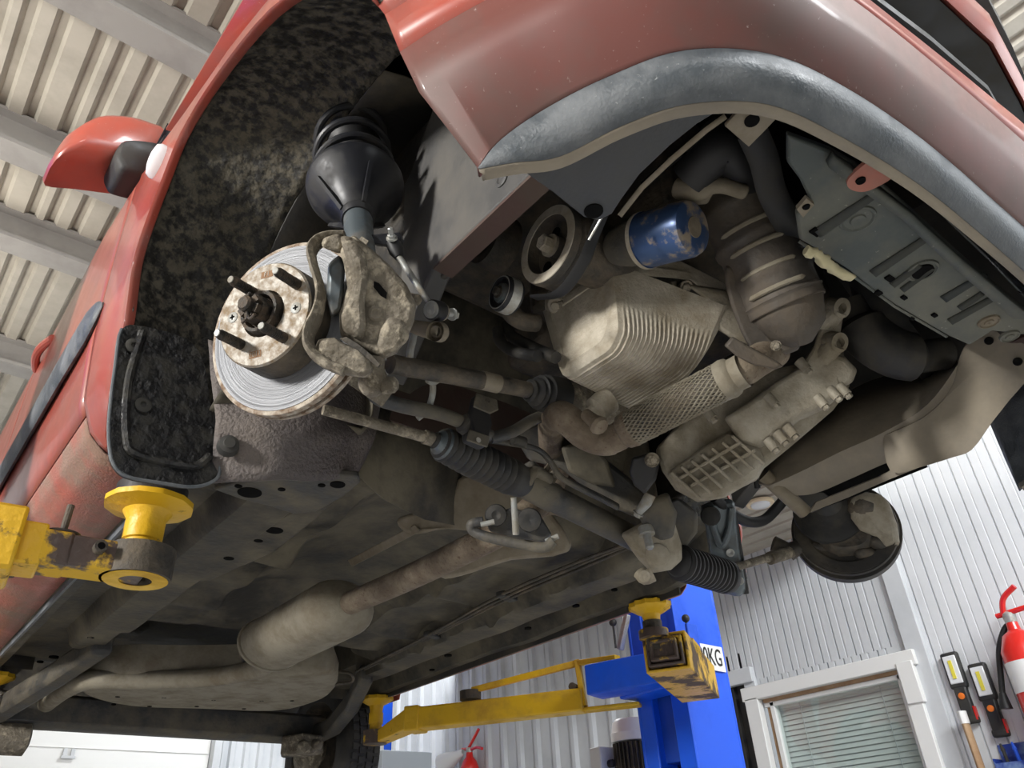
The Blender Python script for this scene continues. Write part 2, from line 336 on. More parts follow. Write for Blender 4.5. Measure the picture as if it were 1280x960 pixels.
# small extinguisher with horn on the side wall
p = A(587, 948, 'x', 3.10); s_ = .075
ex = thing('fire_extinguisher', 'small red fire extinguisher with white cone horn under the yellow arm', 'fire extinguisher', (3.1, p.y, p.z-.45))
b = MB(); b.lathe((3.1, p.y, p.z-.45), (0, 0, 1), [(0, s_*.9), (.02, s_), (.38, s_), (.43, s_*.75), (.46, .03), (.50, .025)], 24); obj('cylinder', b, M['extred'], ex)
b = MB(); b.lathe((3.1, p.y, p.z+.03), (0, 0, 1), [(0, .025), (.04, .028), (.05, .02)], 14); obj('valve', b, M['bright'], ex)
b = MB(); b.tube([(3.1, p.y+.02, p.z+.07), (3.1, p.y-.05, p.z+.13), (3.1, p.y-.13, p.z+.20)], .012, 8); b.tube([(3.1, p.y+.02, p.z+.06), (3.1, p.y-.10, p.z+.07), (3.1, p.y-.17, p.z+.05)], .012, 8); b.tube([(3.1, p.y, p.z+.07), (3.1, p.y+.1, p.z+.08)], .012, 8); obj('handle', b, M['extred'], ex)
b = MB(); b.lathe((3.06, p.y+.03, p.z+.05), V(-.15, 1, -.28), [(0, .022), (.06, .035), (.20, .075), (.25, .085), (.25, .075), (.2, .06)], 22, False); obj('horn', b, M['white'], ex)
b = MB(); b.box((3.1-.074, p.y-.01, p.z-.13), (.006, .07, .1)); obj('label_plate', b, M['white'], ex)
# grey machine cabinet
p = A(478, 937, 'y', 4.2); p2 = A(540, 937, 'y', 4.2)
cb = thing('machine_cabinet', 'grey blue cabinet top behind the tyre at the bottom edge', 'cabinet', ((p.x+p2.x)/2, 4.4, FZ))
b = MB(); b.box(((p.x+p2.x)/2, 4.4, (p.z+FZ)/2), (p2.x-p.x, .4, p.z-FZ)); obj('body', b, M['cabinet'], cb, bevel=.006)
b = MB(); b.box(((p.x+p2.x)/2, 4.195, p.z-.45), (p2.x-p.x-.05, .012, .6)); obj('door', b, M['cabinet'], cb, bevel=.004)
# work lights, brush, extinguisher and pen box on the right wall
WX = 3.2
def worklight(px, py, lab):
    p = A(px, py, 'x', WX-.03); r = thing('work_light', lab, 'work light', (WX, p.y, p.z-.15), 'hand lamps on the office wall')
    x = WX-.022
    b = MB(); b.box((x, p.y, p.z+.075), (.036, .085, .17)); obj('housing', b, M['black'], r, bevel=.012)
    b = MB(); b.box((x-.016, p.y, p.z+.077), (.012, .062, .13)); obj('lens', b, M['glass'], r, bevel=.004)
    b = MB(); b.box((x-.023, p.y, p.z+.077), (.006, .016, .085)); obj('led_strip', b, mat('yellow_led', (.8, .7, .08), .4), r)
    b = MB(); b.box((x, p.y, p.z-.075), (.034, .062, .15)); b.box((x, p.y, p.z-.15), (.036, .075, .035)); obj('handle', b, M['black'], r, bevel=.01)
    b = MB(); b.lathe((x-.016, p.y, p.z-.045), (-1, 0, 0), [(0, .015), (.006, .015), (.008, .01)], 14); obj('button', b, M['orange'], r)
    b = MB(); b.box((x-.004, p.y-.034, p.z-.125), (.028, .006, .06)); obj('red_tab', b, M['extred'], r)
worklight(1199, 858, 'black hand lamp with yellow strip hanging nearest the window')
worklight(1235, 873, 'black hand lamp with yellow strip hanging nearest the fire extinguisher')
p = A(1206, 902, 'x', WX-.085); q = A(1232, 968, 'x', WX-.085)
hm = thing('brush', 'wooden handled brush hanging below the first hand lamp', 'brush', (WX-.03, p.y, p.z-.9))
b = MB(); b.tube([p, V(p.x, p.y-.01, p.z-.9)], .026, 14, flat=.6); obj('wooden_handle', b, M['wood'], hm)
b = MB(); b.tube([p+V(0, 0, .045), p+V(0, 0, -.01)], .028, 14, flat=.7); obj('ferrule', b, M['white'], hm)
p = A(1285, 830, 'x', WX-.11); ey = p.y
ex = thing('fire_extinguisher', 'large red fire extinguisher with black hose at the right edge', 'fire extinguisher', (p.x, ey, p.z-.5))
b = MB(); b.lathe((p.x, ey, p.z-.5), (0, 0, 1), [(0, .075), (.02, .09), (.56, .09), (.63, .06), (.65, .028), (.69, .024)], 28); obj('cylinder', b, M['extred'], ex)
b = MB(); b.lathe((p.x, ey, p.z+.185), (0, 0, 1), [(0, .026), (.04, .03), (.05, .02)], 14); obj('valve', b, M['bright'], ex)
b = MB(); b.tube(spline([(p.x-.01, ey+.02, p.z+.22), (p.x-.02, ey-.01, p.z+.29), (p.x-.03, ey-.08, p.z+.33)], 5), .013, 8); b.tube([(p.x-.01, ey+.05, p.z+.225), (p.x-.01, ey-.1, p.z+.235)], .012, 8); obj('handle', b, M['extred'], ex)
H = [A(x, y, 'x', WX-.10) for x, y in ((1268, 776), (1256, 786), (1249, 812), (1251, 845), (1253, 866))]
b = MB(); b.tube(spline(H, 7), .013, 10); b.tube([H[-1], A(1258, 886, 'x', WX-.10)], [.014, .028], 12); obj('hose', b, M['rubberclean'], ex)
b = MB(); b.lathe((p.x, ey, p.z-.12), (0, 0, 1), [(0, .092), (.13, .092), (.13, .085)], 28, False); obj('label_band', b, M['white'], ex)
p = A(1276, 955, 'x', WX-.06)
bx = thing('pen_box', 'blue box with pens under the large fire extinguisher', 'box', (WX-.05, p.y, p.z-.1))
b = MB()
for c, s_ in (((WX-.055, p.y, p.z-.1), (.1, .18, .008)), ((WX-.105, p.y, p.z-.05), (.006, .18, .12)), ((WX-.055, p.y-.09, p.z-.04), (.1, .006, .14)), ((WX-.055, p.y+.09, p.z-.04), (.1, .006, .14)), ((WX-.008, p.y, p.z-.01), (.006, .18, .2))): b.box(c, s_)
obj('tray', b, mat('blue_tray', (.02, .05, .30), .4, 0, (.3, .45, .65), 8, .3), bx)
for k, (dy, cc) in enumerate(((.045, 'black pen standing left in the blue box'), (-.005, 'blue pen standing right in the blue box'))):
    b = MB(); b.tube([(WX-.06, p.y+dy, p.z-.09), (WX-.065, p.y+dy+.005, p.z+.06)], .008, 8); b.tube([(WX-.065, p.y+dy+.005, p.z+.06), (WX-.066, p.y+dy+.008, p.z+.09)], [.010, .004], 8)
    tag(obj('pen', b, M['black'] if k == 0 else M['blue']), cc, 'pen', 'pens in the blue box')

# ------------------------------------------------------------------ the lift
def lift_post(x0, y0, lab, main=True, W=.26, D=.225):
    po = thing('lift_post', lab, 'lift post', (x0+W/2, y0+D/2, FZ), 'lift posts')
    b = MB(); zc = (FZ+3.15)/2; hz = 3.15-FZ
    for c, s in (((x0+W/2, y0+.006, zc), (W, .012, hz)), ((x0+W/2, y0+D-.006, zc), (W, .012, hz)), ((x0+W-.006, y0+D/2, zc), (.012, D, hz)), ((x0+.006, y0+.035, zc), (.012, .07, hz)), ((x0+.006, y0+D-.035, zc), (.012, .07, hz)), ((x0+.05, y0+.062, zc), (.09, .012, hz)), ((x0+.05, y0+D-.062, zc), (.09, .012, hz))): b.box(c, s)
    obj('column', b, M['blue'], po, bevel=.004)
    b = MB(); b.box((x0+W/2, y0+D/2, FZ+.01), (W+.2, D+.2, .02)); obj('base_plate', b, M['blue'], po)
    return po
po = lift_post(1.195, .93, 'near blue lift post holding the yellow arms beside the window', True)
b = MB(); b.tube([(1.33, 1.08, FZ), (1.33, 1.08, 2.0)], .021, 16); obj('cylinder_rod', b, M['bright'], po)
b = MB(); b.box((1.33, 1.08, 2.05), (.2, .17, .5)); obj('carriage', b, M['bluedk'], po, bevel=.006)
# capacity plate
pa = A(874, 802, 'y', .926); pb = A(904, 842, 'y', .926)
b = MB(); b.box(((1.235+1.435)/2, .926, (pa.z+pb.z)/2+.0), (.205, .004, .088)); sg = obj('capacity_plate', b, M['white'], po)
fc = bpy.data.curves.new('capacity_text', 'FONT'); fc.body = '4000KG'; fc.size = .085; fc.align_x = 'RIGHT'; fc.align_y = 'CENTER'; fc.extrude = .0008
ft = bpy.data.objects.new('tmp_text', fc); C.objects.link(ft); bpy.context.view_layer.update()
tm = bpy.data.meshes.new_from_object(ft); bpy.data.objects.remove(ft)
mw = Matrix.Translation((1.425, .9225, (pa.z+pb.z)/2)) @ Matrix.Rotation(PI/2, 4, 'X') @ Matrix.Diagonal((.66, 1, 1, 1)); tm.transform(mw); tm.materials.clear(); tm.materials.append(M['rubberclean'])
to = bpy.data.objects.new('capacity_text', tm); C.objects.link(to); to.parent = sg
# motor on the outer side of the post
mx_, my_ = 1.42, 1.42
mo = thing('pump_motor', 'grey finned electric pump motor on the back of the blue post', 'motor', (mx_, my_, 1.6))
pt = A(787, 898, 'y', my_)
mx_ = pt.x
b = MB(); b.lathe((mx_, my_, pt.z), (0, 0, -1), [(0, .02), (.004, .06), (.016, .072), (.05, .078), (.055, .082), (.085, .082)], 28); obj('fan_cover', b, M['white'], mo)
b = MB()
for k in range(28):
    a = 2*PI*k/28; b.box((mx_+.068*math.cos(a), my_+.068*math.sin(a), pt.z-.24), (.022, .004, .3), (math.cos(a), math.sin(a), 0), (-math.sin(a), math.cos(a), 0))
b.lathe((mx_, my_, pt.z-.09), (0, 0, -1), [(0, .062), (.31, .062)], 24); obj('finned_body', b, M['irondk'], mo)
b = MB(); b.box((mx_-.09, my_+.08, pt.z-.16), (.09, .06, .12)); obj('terminal_box', b, M['wallgrey'], mo, bevel=.005)
b = MB(); b.lathe((mx_-.09, my_+.05, pt.z-.16), (0, -1, 0), [(0, .014), (.02, .014), (.025, .008)], 12); obj('knob', b, M['black'], mo)
# second lift post far behind
p2_ = lift_post(A(491, 890, 'y', 5.2).x-.17, 5.2, 'blue lift post of the other bay behind the rear tyre', True, .17, .2)
b = MB(); q = A(472, 930, 'y', 5.0); b.lathe((q.x, 5.0, q.z-.12), (0, 0, 1), [(0, .05), (.13, .05), (.16, .03), (.165, 0)], 18); obj('hydraulic_tank', b, M['white'], p2_)

def pad(mb_col, c, r=.05, top=2.138, teeth=True, st=0):     # round rubber-topped lifting pad, top face at z
    b = MB(); n = 36
    def ring(z, rr, t=0): return [V(c[0]+(rr+t*(.004 if k % 3 == 0 else -.003))*math.cos(2*PI*k/n), c[1]+(rr+t*(.004 if k % 3 == 0 else -.003))*math.sin(2*PI*k/n), z) for k in range(n)]
    b.loft([ring(top, r*.96), ring(top, r, 1), ring(top-.012, r, 1), ring(top-.022, r*.78), ring(top-.032, r*.46), ring(top-.05, r*.40), ring(top-.072, r*.40)])
    if st: b = MB(); b.loft([ring(top, r*.96), ring(top, r, .25), ring(top-.010, r, .25), ring(top-.014, r*.8), ring(top-.020, st*1.25), ring(top-.034, st), ring(top-.06, st)])
    return b
class Arm:                                    # collects an arm's pieces: the tube named arm is the part, the rest its sub-parts
    def __init__(s, post): s.post = post; s.main = None; s.rest = []; s.name = None
def obj(name, mb, mt, parent=None, _o=obj, **k):
    if not isinstance(parent, Arm): return _o(name, mb, mt, parent, **k)
    if name in ('arm', 'carriage_beam'):
        o = _o(name, mb, mt, parent.post, **k); parent.main = o
        for r in parent.rest: r.parent = o
    else:
        o = _o(name, mb, mt, None, **k); parent.rest.append(o)
        if parent.main: o.parent = parent.main
    return o
# near front arm (comes in from the left edge)
pn = lift_post(-1.2-.27, .93, 'blue lift post left of the car, its yellow arm ending under the near sill')
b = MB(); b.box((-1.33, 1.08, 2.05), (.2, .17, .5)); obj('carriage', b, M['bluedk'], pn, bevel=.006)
ar = Arm(pn)
px_, py_ = -.69, .59
d = V(-1, .10, 0).normalized(); zc = 1.988; c0 = V(px_, py_, zc)
py_ = .605; b = pad(None, (px_, py_), .076, 2.112, st=.034); obj('pad', b, M['yellow'], ar)
b = MB(); b.lathe((px_, py_, 2.110), (0, 0, 1), [(0, .062), (.03, .062), (.034, .055), (.038, 0)], 30); obj('pad_rubber', b, M['rubber'], ar)
b = MB(); b.lathe((px_, py_, 2.06), (0, 0, -1), [(0, .034), (.022, .034), (.024, .030), (.06, .030)], 28); obj('pad_stem', b, M['yellow'], ar)
b = MB(); sd = V(-d.y, d.x, 0)
ringp = [c0+(V(1, 0, 0)*math.cos(a)+V(0, 1, 0)*math.sin(a))*.058 for a in [2*PI*k/28 for k in range(28)]]
hole = [c0+(V(1, 0, 0)*math.cos(a)+V(0, 1, 0)*math.sin(a))*.027 for a in [2*PI*k/28 for k in range(28)]]
up_ = V(0, 0, 1)
b.loft([[q-up_*.026 for q in hole], [q-up_*.026 for q in ringp], [q+up_*.028 for q in ringp], [q+up_*.032 for q in hole], [q-up_*.026 for q in hole]], True, False)
obj('pad_socket', b, M['irondk'], ar)
b = MB(); b.loft([[q-up_*.0265 for q in hole], [q-up_*.0265+(q-c0)*-.08 for q in ringp], [q-up_*.0275+(q-c0)*-.10 for q in ringp], [q-up_*.0275 for q in hole]], True, False); obj('socket_face', b, M['yellowclean'], ar)
b = MB(); b.box(c0+d*.07, (.16, .074, .052), d, sd); b.box(c0+d*.14, (.06, .080, .056), d, sd); obj('inner_tube', b, M['yellowworn'], ar, bevel=.005)
b = MB(); e0 = c0+d*.15; 
b.loft([[e0+d*.0+sd*y_+up_*z_ for y_, z_ in ((-.040, -.034), (.040, -.034), (.040, .036), (-.040, .036))], [e0+d*.30+sd*y_+up_*z_ for y_, z_ in ((-.042, -.036), (.042, -.036), (.042, .038), (-.042, .038))]]); obj('middle_tube', b, M['yellow'], ar, bevel=.004)
b = MB(); e1 = c0+d*.185
b.box(e1+d*.6, (1.2, .12, .105), d, sd); obj('arm', b, M['yellow'], ar, bevel=.006)
b = MB(); b.tube([e1+d*.0-sd*.052+up_*.03, e1-sd*.055-up_*.03], .008, 8); b.tube([e1+d*.012+up_*.045-sd*.05, e1+d*.012+up_*.045+sd*.05], .006, 8); obj('weld_collar', b, M['irondk'], ar)
q = A(78, 665, 'y', .60); b = MB(); b.tube([V(q.x, q.y, 2.0), V(q.x+.002, q.y, 2.075)], .006, 10); obj('stop_bolt', b, M['irondk'], ar)
b = MB(); b.lathe((q.x, q.y, 2.018), (0, 0, 1), [(0, .03), (.004, .03), (.01, .012)], 22); obj('washer', b, M['irondk'], ar)
q = A(127, 682, 'y', .545); b = MB(); b.tube([q, q+V(.0, .05, -.002)], .0105, 14); obj('lock_screw', b, M['irondk'], ar)
b = MB(); b.tube([q+V(0, -.0005, 0), q+V(0, .01, 0)], .006, 12); obj('lock_screw_socket', b, M['dark'], ar)

# far front arm
ar = Arm(po)
px_, py_ = A(812, 757, 'z', 2.135).x, A(812, 757, 'z', 2.135).y
obj('pad', pad(None, (px_, py_), .058, 2.140), M['yellow'], ar)
b = MB(); b.lathe((px_, py_, 2.09), (0, 0, -1), [(0, .027), (.03, .027), (.032, .024), (.08, .024)], 22); obj('pad_stem', b, M['irondk'], ar)
e0 = A(827, 815, 'z', 2.0); e0 = V(px_+.014, py_-.02, 2.005); d = V(.45, .25, 0).normalized(); sd = V(-d.y, d.x, 0)
def tube_ring(mb, a, L, wd, ht, t):
    def R(u, s): return [a+d*u+sd*(y_*(wd/2-s))+up_*(z_*(ht/2-s)) for y_, z_ in ((-1, -1), (1, -1), (1, 1), (-1, 1))]
    mb.loft([R(L, 0), R(0, 0), R(0, t), R(L, t)], True, False); return mb
b = MB(); tube_ring(b, e0-d*.03, .45, .076, .056, .010); b.box(e0+d*-.01, (.02, .062, .042), d, sd); obj('inner_tube', b, M['yellowworn'], ar, bevel=.003)
b = MB(); tube_ring(b, e0-d*.012, .45, .10, .078, .008); obj('middle_tube', b, M['yellowworn'], ar, bevel=.003)
b = MB(); tube_ring(b, e0+d*.005, .50, .124, .102, .008); obj('arm', b, M['yellowdirty'], ar, bevel=.003)
b = MB(); b.lathe(V(px_, py_, 2.065), (0, 0, -1), [(0, .042), (.022, .042), (.024, .03)], 22); obj('pad_socket', b, M['yellowworn'], ar)
b = MB(); b.box(A(868, 808, 'y', .84), (.055, .012, .15)); obj('guard_plate', b, M['blue'], ar, bevel=.004)
b = MB(); b.box(e0+d*.2-sd*.056+up_*.04, (.12, .012, .04), d, sd); obj('stop_bracket', b, M['yellowclean'], ar, bevel=.003)
q = A(857, 773, 'y', .86); b = MB(); b.tube([q+V(0, 0, -.07), q], .004, 8); b.sphere(q, .014); obj('lock_knob', b, M['black'], ar)
b = MB(); q = A(881, 845, 'y', .8); b.tube([q+V(0, 0, .02), q+V(.005, 0, -.04)], .006, 8); obj('stop_pin', b, M['irondk'], ar)

# blue carriage beam between the two far arms
ar = Arm(po)
p0 = A(741, 853, 'x', 1.0); p1 = V(1.12, .80, p0.z)
b = MB(); dd = (p1-p0); b.beam(p0, p1, .115, .10); obj('carriage_beam', b, M['blue'], ar, bevel=.006)
b = MB(); b.box((1.15, 1.0, p0.z), (.12, .28, .11)); obj('mounting_block', b, M['blue'], ar, bevel=.006)
q = A(766, 778, 'x', 1.05); b = MB(); b.tube([q+V(0, 0, -.09), q], .004, 8); b.sphere(q, .014); obj('lock_knob', b, M['black'], ar)
q0 = A(775, 812, 'x', 1.06); q1 = A(784, 768, 'x', 1.06); b = MB(); b.beam(q0, q1, .02, .02); obj('guide_bar', b, M['bright'], ar, bevel=.003)

# far rear arm
ar = Arm(po)
q = A(471, 875, 'z', 2.13); px_, py_ = q.x, q.y
obj('pad', pad(None, (px_, py_), .062, 2.140), M['yellow'], ar)
b = MB(); b.lathe((px_, py_, 2.08), (0, 0, -1), [(0, .028), (.04, .028), (.04, .024), (.11, .024)], 22); obj('pad_stem', b, M['yellow'], ar)
a0 = A(526, 899, 'z', 2.02); a1 = A(730, 876, 'z', 2.02)
d = (a1-a0).normalized(); sd = V(-d.y, d.x, 0)
b = MB(); b.beam(a0, a1, .085, .075); obj('arm', b, M['yellowclean'], ar, bevel=.005)
b = MB(); b.beam(a0-d*.05, a0+d*.01, .098, .088); obj('collar', b, M['yellow'], ar, bevel=.006)
b = MB(); pe = V(px_, py_, 1.99)
b.loft([[a0-d*.04+sd*y_*.05+up_*z_*.036 for y_, z_ in ((-1, -1), (1, -1), (1, 1), (-1, 1))], [pe-d*-.03+sd*y_*.04+up_*z_*.022 for y_, z_ in ((-1, -1), (1, -1), (1, 1), (-1, 1))]]); obj('inner_tube', b, M['yellow'], ar, bevel=.004)
b = MB(); b.lathe(pe+up_*.026, (0, 0, -1), [(0, .046), (.05, .046), (.05, .03), (.052, 0)], 26); obj('pad_socket', b, M['yellowworn'], ar)
# yellow tie bar and bracket on top
t0 = A(590, 862, 'z', 2.10); t1 = A(722, 829, 'z', 2.16); t1 = A(722, 829, 'x', a1.x)
t0 = A(590, 863, 'x', lerp(a0.x, a1.x, .32))
b = MB(); b.beam(t0, t1, .02, .022); b.beam(t1, A(772, 822, 'x', 1.06), .03, .018); obj('tie_bar', b, M['yellowclean'], ar, bevel=.003)
b = MB(); b.beam(t1+V(.0, 0, .01), a1+V(0, 0, -.02), .035, .02, d); b.beam(a1-V(0, 0, .032), a1-V(0, 0, .032)+d*.2, .06, .012); obj('hinge_bracket', b, M['yellowclean'], ar, bevel=.003)
q = A(715, 858, 'x', a1.x-.03); b = MB(); b.tube([q, q+V(.06, .03, 0)], .014, 14); obj('pivot_tube', b, M['irondk'], ar)
q = A(588, 868, 'x', t0.x); b = MB(); b.lathe(q, (0, 0, 1), [(-.02, .04), (.012, .04), (.014, .02)], 18); obj('spacer', b, M['irondk'], ar)
# near rear arm: only its pad shows at the left edge
q = A(2, 856, 'z', 2.11)
ar = Arm(pn)
obj('pad', pad(None, (q.x-.03, q.y), .06, 2.140), M['yellow'], ar)
b = MB(); b.lathe((q.x-.03, q.y, 2.08), (0, 0, -1), [(0, .028), (.10, .024)], 22); obj('pad_stem', b, M['yellow'], ar)
b = MB(); b.beam(V(q.x-.03, q.y, 1.97), V(q.x-.9, q.y-.35, 1.97), .07, .08); obj('arm', b, M['yellowclean'], ar, bevel=.005)
# ------------------------------------------------------------------ the car: body
car = thing('car', 'red car raised on the lift with its front right wheel removed', 'car', (0, 1.2, 2.05))
ZW = [2.15, 2.156, 2.17, 2.20, 2.26, 2.40, 2.60, 2.80, 2.92, 3.02]
WW = [.690, .745, .790, .822, .846, .860, .8655, .866, .862, .846]
def bw(z): return interp(z, ZW, WW)
def bodyx(y, z): return -(bw(z) - .055*max(0, min(1, (-y-.1)/.35))**1.5 - .3*max(0, z-interp(y, [-.4, -.24, .08, .415, .61, 1.0, 1.6], [2.30, 2.42, 2.66, 2.79, 2.83, 2.95, 3.1])))
lip = [A(135, 560, 'x', -.82), A(140, 500, 'x', -.835), A(148, 450, 'x', -.84), A(160, 400, 'x', -.845), A(170, 330, 'x', -.853), A(185, 280, 'x', -.857), A(207, 222, 'x', -.856), A(230, 166, 'x', -.854), A(272, 98, 'x', -.850), A(342, 13, 'x', -.845), V(-.83, -.32, 2.42), A(470, 0, 'x', -.805)]
out = [V(0, .566, 2.165), V(0, .566, 2.24), V(0, .566, 2.32), V(0, .566, 2.42), V(0, .566, 2.54), V(0, .566, 2.66), V(0, .566, 2.80), V(0, .566, 2.94), V(0, .30, 2.97), V(0, -.1, 2.95), V(0, -.38, 2.86), V(0, -.50, 2.60)]
def fender(sx):
    rows = []
    L = spline(lip, 4)[(0 if sx == 1 else 5):]; O = []
    for i, p in enumerate(L):
        t = (i + (0 if sx == 1 else 5))/4; k = min(int(t), len(out)-2); q = out[k].lerp(out[k+1], t-k); O.append(q)
    for j in range(13):
        t = j/12; row = []
        for p, q in zip(L, O):
            y = lerp(p.y, q.y, t); z = lerp(p.z, q.z, t); b_ = bodyx(y, z); s_ = min(1, t*1.6); s_ = s_*s_*(3-2*s_)
            fl = .004*math.exp(-(t/.12)**2)
            row.append(V(sx*(lerp(p.x, b_, s_)-fl), y, z))
        rows.append(row)
    fl = [V(sx*(abs(p.x)-.010)*-1, p.y*.99, 2.2+(p.z-2.2)*.99) for p in L]   # turned-in flange of the arch
    b = MB(); b.grid([fl]+rows); return b
fen = obj('fender', fender(1), M['red'], car, solid=.004, offset=0)
obj('fender', fender(-1), M['red'], car, solid=.004, offset=0)
def side(y0, y1, z0, z1, sx, ny=24, nz=22, fn=None):
    rows = []
    for j in range(nz+1):
        z = lerp(z0, z1, j/nz); rows.append([V(sx*bodyx(lerp(y0, y1, i/ny), z), lerp(y0, y1, i/ny), z) for i in range(ny+1)])
    b = MB(); b.grid(rows); return b
for sx in (1, -1):
    dr = obj('front_door', side(.572, 1.60, 2.235, 3.02, sx), M['red'], car, solid=.004, offset=0)
    rd = obj('rear_door', side(1.606, 2.15, 2.235, 3.02, sx), M['red'], car, solid=.004, offset=0)
    obj('rocker_panel', side(.572, 2.22, 2.150, 2.231, sx, 30, 14), M['redlow'], car, solid=.004, offset=0)
    if sx == 1:
        b = MB(); tip = V(bodyx(.545, 2.46)-.004, .548, 2.462); P = []
        path = [tip, V(bodyx(.6, 2.455)-.008, .60, 2.455), V(bodyx(.8, 2.45)-.012, .80, 2.447), V(bodyx(1.2, 2.45)-.012, 1.2, 2.443), V(bodyx(1.6, 2.45)-.012, 1.60, 2.44)]
        path = spline(path, 6); b.tube(path, [.006+.040*min(1, i/7) for i in range(len(path))], 14, True, .28, (0, 0, 1)); obj('door_moulding', b, M['trimgrey'], dr)
        b = MB(); b.tube([V(bodyx(1.61, 2.45)-.012, 1.61, 2.44), V(bodyx(2.1, 2.45)-.012, 2.1, 2.44)], .046, 14, True, .28, (0, 0, 1)); obj('door_moulding', b, M['trimgrey'], rd)
        b = MB(); b.loft([[V(-.866-.018*math.sin(PI*i/8), 1.35+.2*i/8, 2.86+.012*math.cos(2*PI*k/10)) + V(-.012*math.sin(2*PI*k/10), 0, 0) for k in range(10)] for i in range(9)]); obj('door_handle', b, M['red'], dr)
# rear quarter with wheel arch, tail, greenhouse and bonnet close the body off
for sx in (1, -1):
    rows = []
    for i in range(25):
        a = PI*i/24; row = []
        for j in range(9):
            t = j/8; y = 2.6+lerp(.36, .45, t)*math.cos(PI-a); z = 2.16+lerp(.37, .80, t)*math.sin(a)
            if j == 8: y = 2.6+.45*math.cos(PI-a)*1.0; 
            row.append(V(sx*bodyx(1, max(2.2, z)), y, z))
        rows.append(row)
    b = MB(); b.grid(rows); obj('rear_quarter_panel', b, M['red'], car, solid=.004, offset=0)
    b = MB(); b.grid([[V(sx*-.80, rows[i][j].y, rows[i][j].z+.012) for i in range(25)] for j in (0, 4, 8)]); b.grid([[V(sx*-x, rows[i][0].y, rows[i][0].z) for i in range(25)] for x in (.80, .74, .66, .55)]); obj('rear_arch_liner', b, M['underdk'], car, solid=.003)
b = MB()
sec = [(-.84, 3.0), (-.84, 2.35), (-.70, 2.20), (.70, 2.20), (.84, 2.35), (.84, 3.0)]
b.loft([[V(x, 3.05, z) for x, z in sec], [V(x*.96, 3.30, max(z, 2.32)) for x, z in sec], [V(x*.9, 3.38, max(z, 2.5)) for x, z in sec]], False, False); obj('rear_bumper', b, M['red'], car, solid=.004)
b = MB(); b.loft([[V(x, y, z) for y, z in ((-.55, 2.92), (-.2, 2.98), (.55, 3.05), (1.2, 3.50), (2.3, 3.52), (3.0, 3.08), (3.30, 3.0))] for x in (-.60, -.3, 0, .3, .60)], False, False); obj('roof_and_bonnet', b, M['red'], car, solid=.004)
for sx in (1, -1):
    b = MB(); b.loft([[V(sx*-.845, .56, 3.02), V(sx*-.845, 1.6, 3.02), V(sx*-.845, 3.1, 3.02)], [V(sx*-.62, 1.22, 3.48), V(sx*-.62, 1.7, 3.50), V(sx*-.62, 2.35, 3.50)]], False, False); obj('side_window', b, M['blackgloss'], car, solid=.004)
    b = MB(); b.loft([[V(sx*-.845, .56, 3.0), V(sx*-.83, -.1, 2.955), V(sx*-.76, -.5, 2.86)], [V(sx*-.60, .55, 3.05), V(sx*-.60, -.2, 2.98), V(sx*-.60, -.55, 2.92)]], False, False); obj('bonnet_edge', b, M['red'], car, solid=.004)
# turn-signal lens on the fender
p = A(197, 202, 'x', -.866)
b = MB(); u = (A(206, 182, 'x', -.866)-A(190, 222, 'x', -.866)).normalized()
n_ = 14; ln = (A(206, 180, 'x', -.866)-A(188, 222, 'x', -.866)).length/2
wv = V(0, -u.z, u.y)
b.loft([[p+u*(ln*s_*math.cos(2*PI*k/20))+wv*(.028*s_*math.sin(2*PI*k/20))+V(-h, 0, 0) for k in range(20)] for s_, h in ((1, -.012), (1, .004), (.85, .012), (.4, .016), (.01, .017))], True, False)
obj('turn_signal', b, M['glass'], fen)
# door mirror
my = .72
mir = MB(); prof = [A(62, 211, 'y', my), A(66, 196, 'y', my), A(76, 180, 'y', my), A(95, 167, 'y', my), A(120, 159, 'y', my), A(160, 161, 'y', my), A(190, 170, 'y', my), A(207, 178, 'y', my), A(200, 200, 'y', my), A(186, 226, 'y', my), A(150, 223, 'y', my), A(100, 216, 'y', my)]
pr = spline(prof, 3, True); cen = sum(pr, V(0, 0, 0))/len(pr)
mir.loft([[cen+(q-cen)*s_+V(0, dy, 0) for q in pr] for s_, dy in ((.55, -.075), (.8, -.06), (.95, -.03), (1, 0), (1, .05), (.96, .065))])
mo = obj('door_mirror', mir, M['red'], car, ang=50)
b = MB(); pb_ = spline([A(140, 200, 'y', my-.06), A(152, 184, 'y', my-.06), A(196, 188, 'y', my-.06), A(204, 200, 'y', my-.06), A(186, 228, 'y', my-.06), A(152, 224, 'y', my-.06), A(142, 214, 'y', my-.06)], 4, True)
cen = sum(pb_, V(0, 0, 0))/len(pb_)
b.loft([[cen+(q-cen)*s_+V(0, dy, 0) for q in pb_] for s_, dy in ((.8, -.035), (.95, -.026), (1, 0), (1, .06))]); obj('mirror_foot', b, M['black'], mo, ang=50)

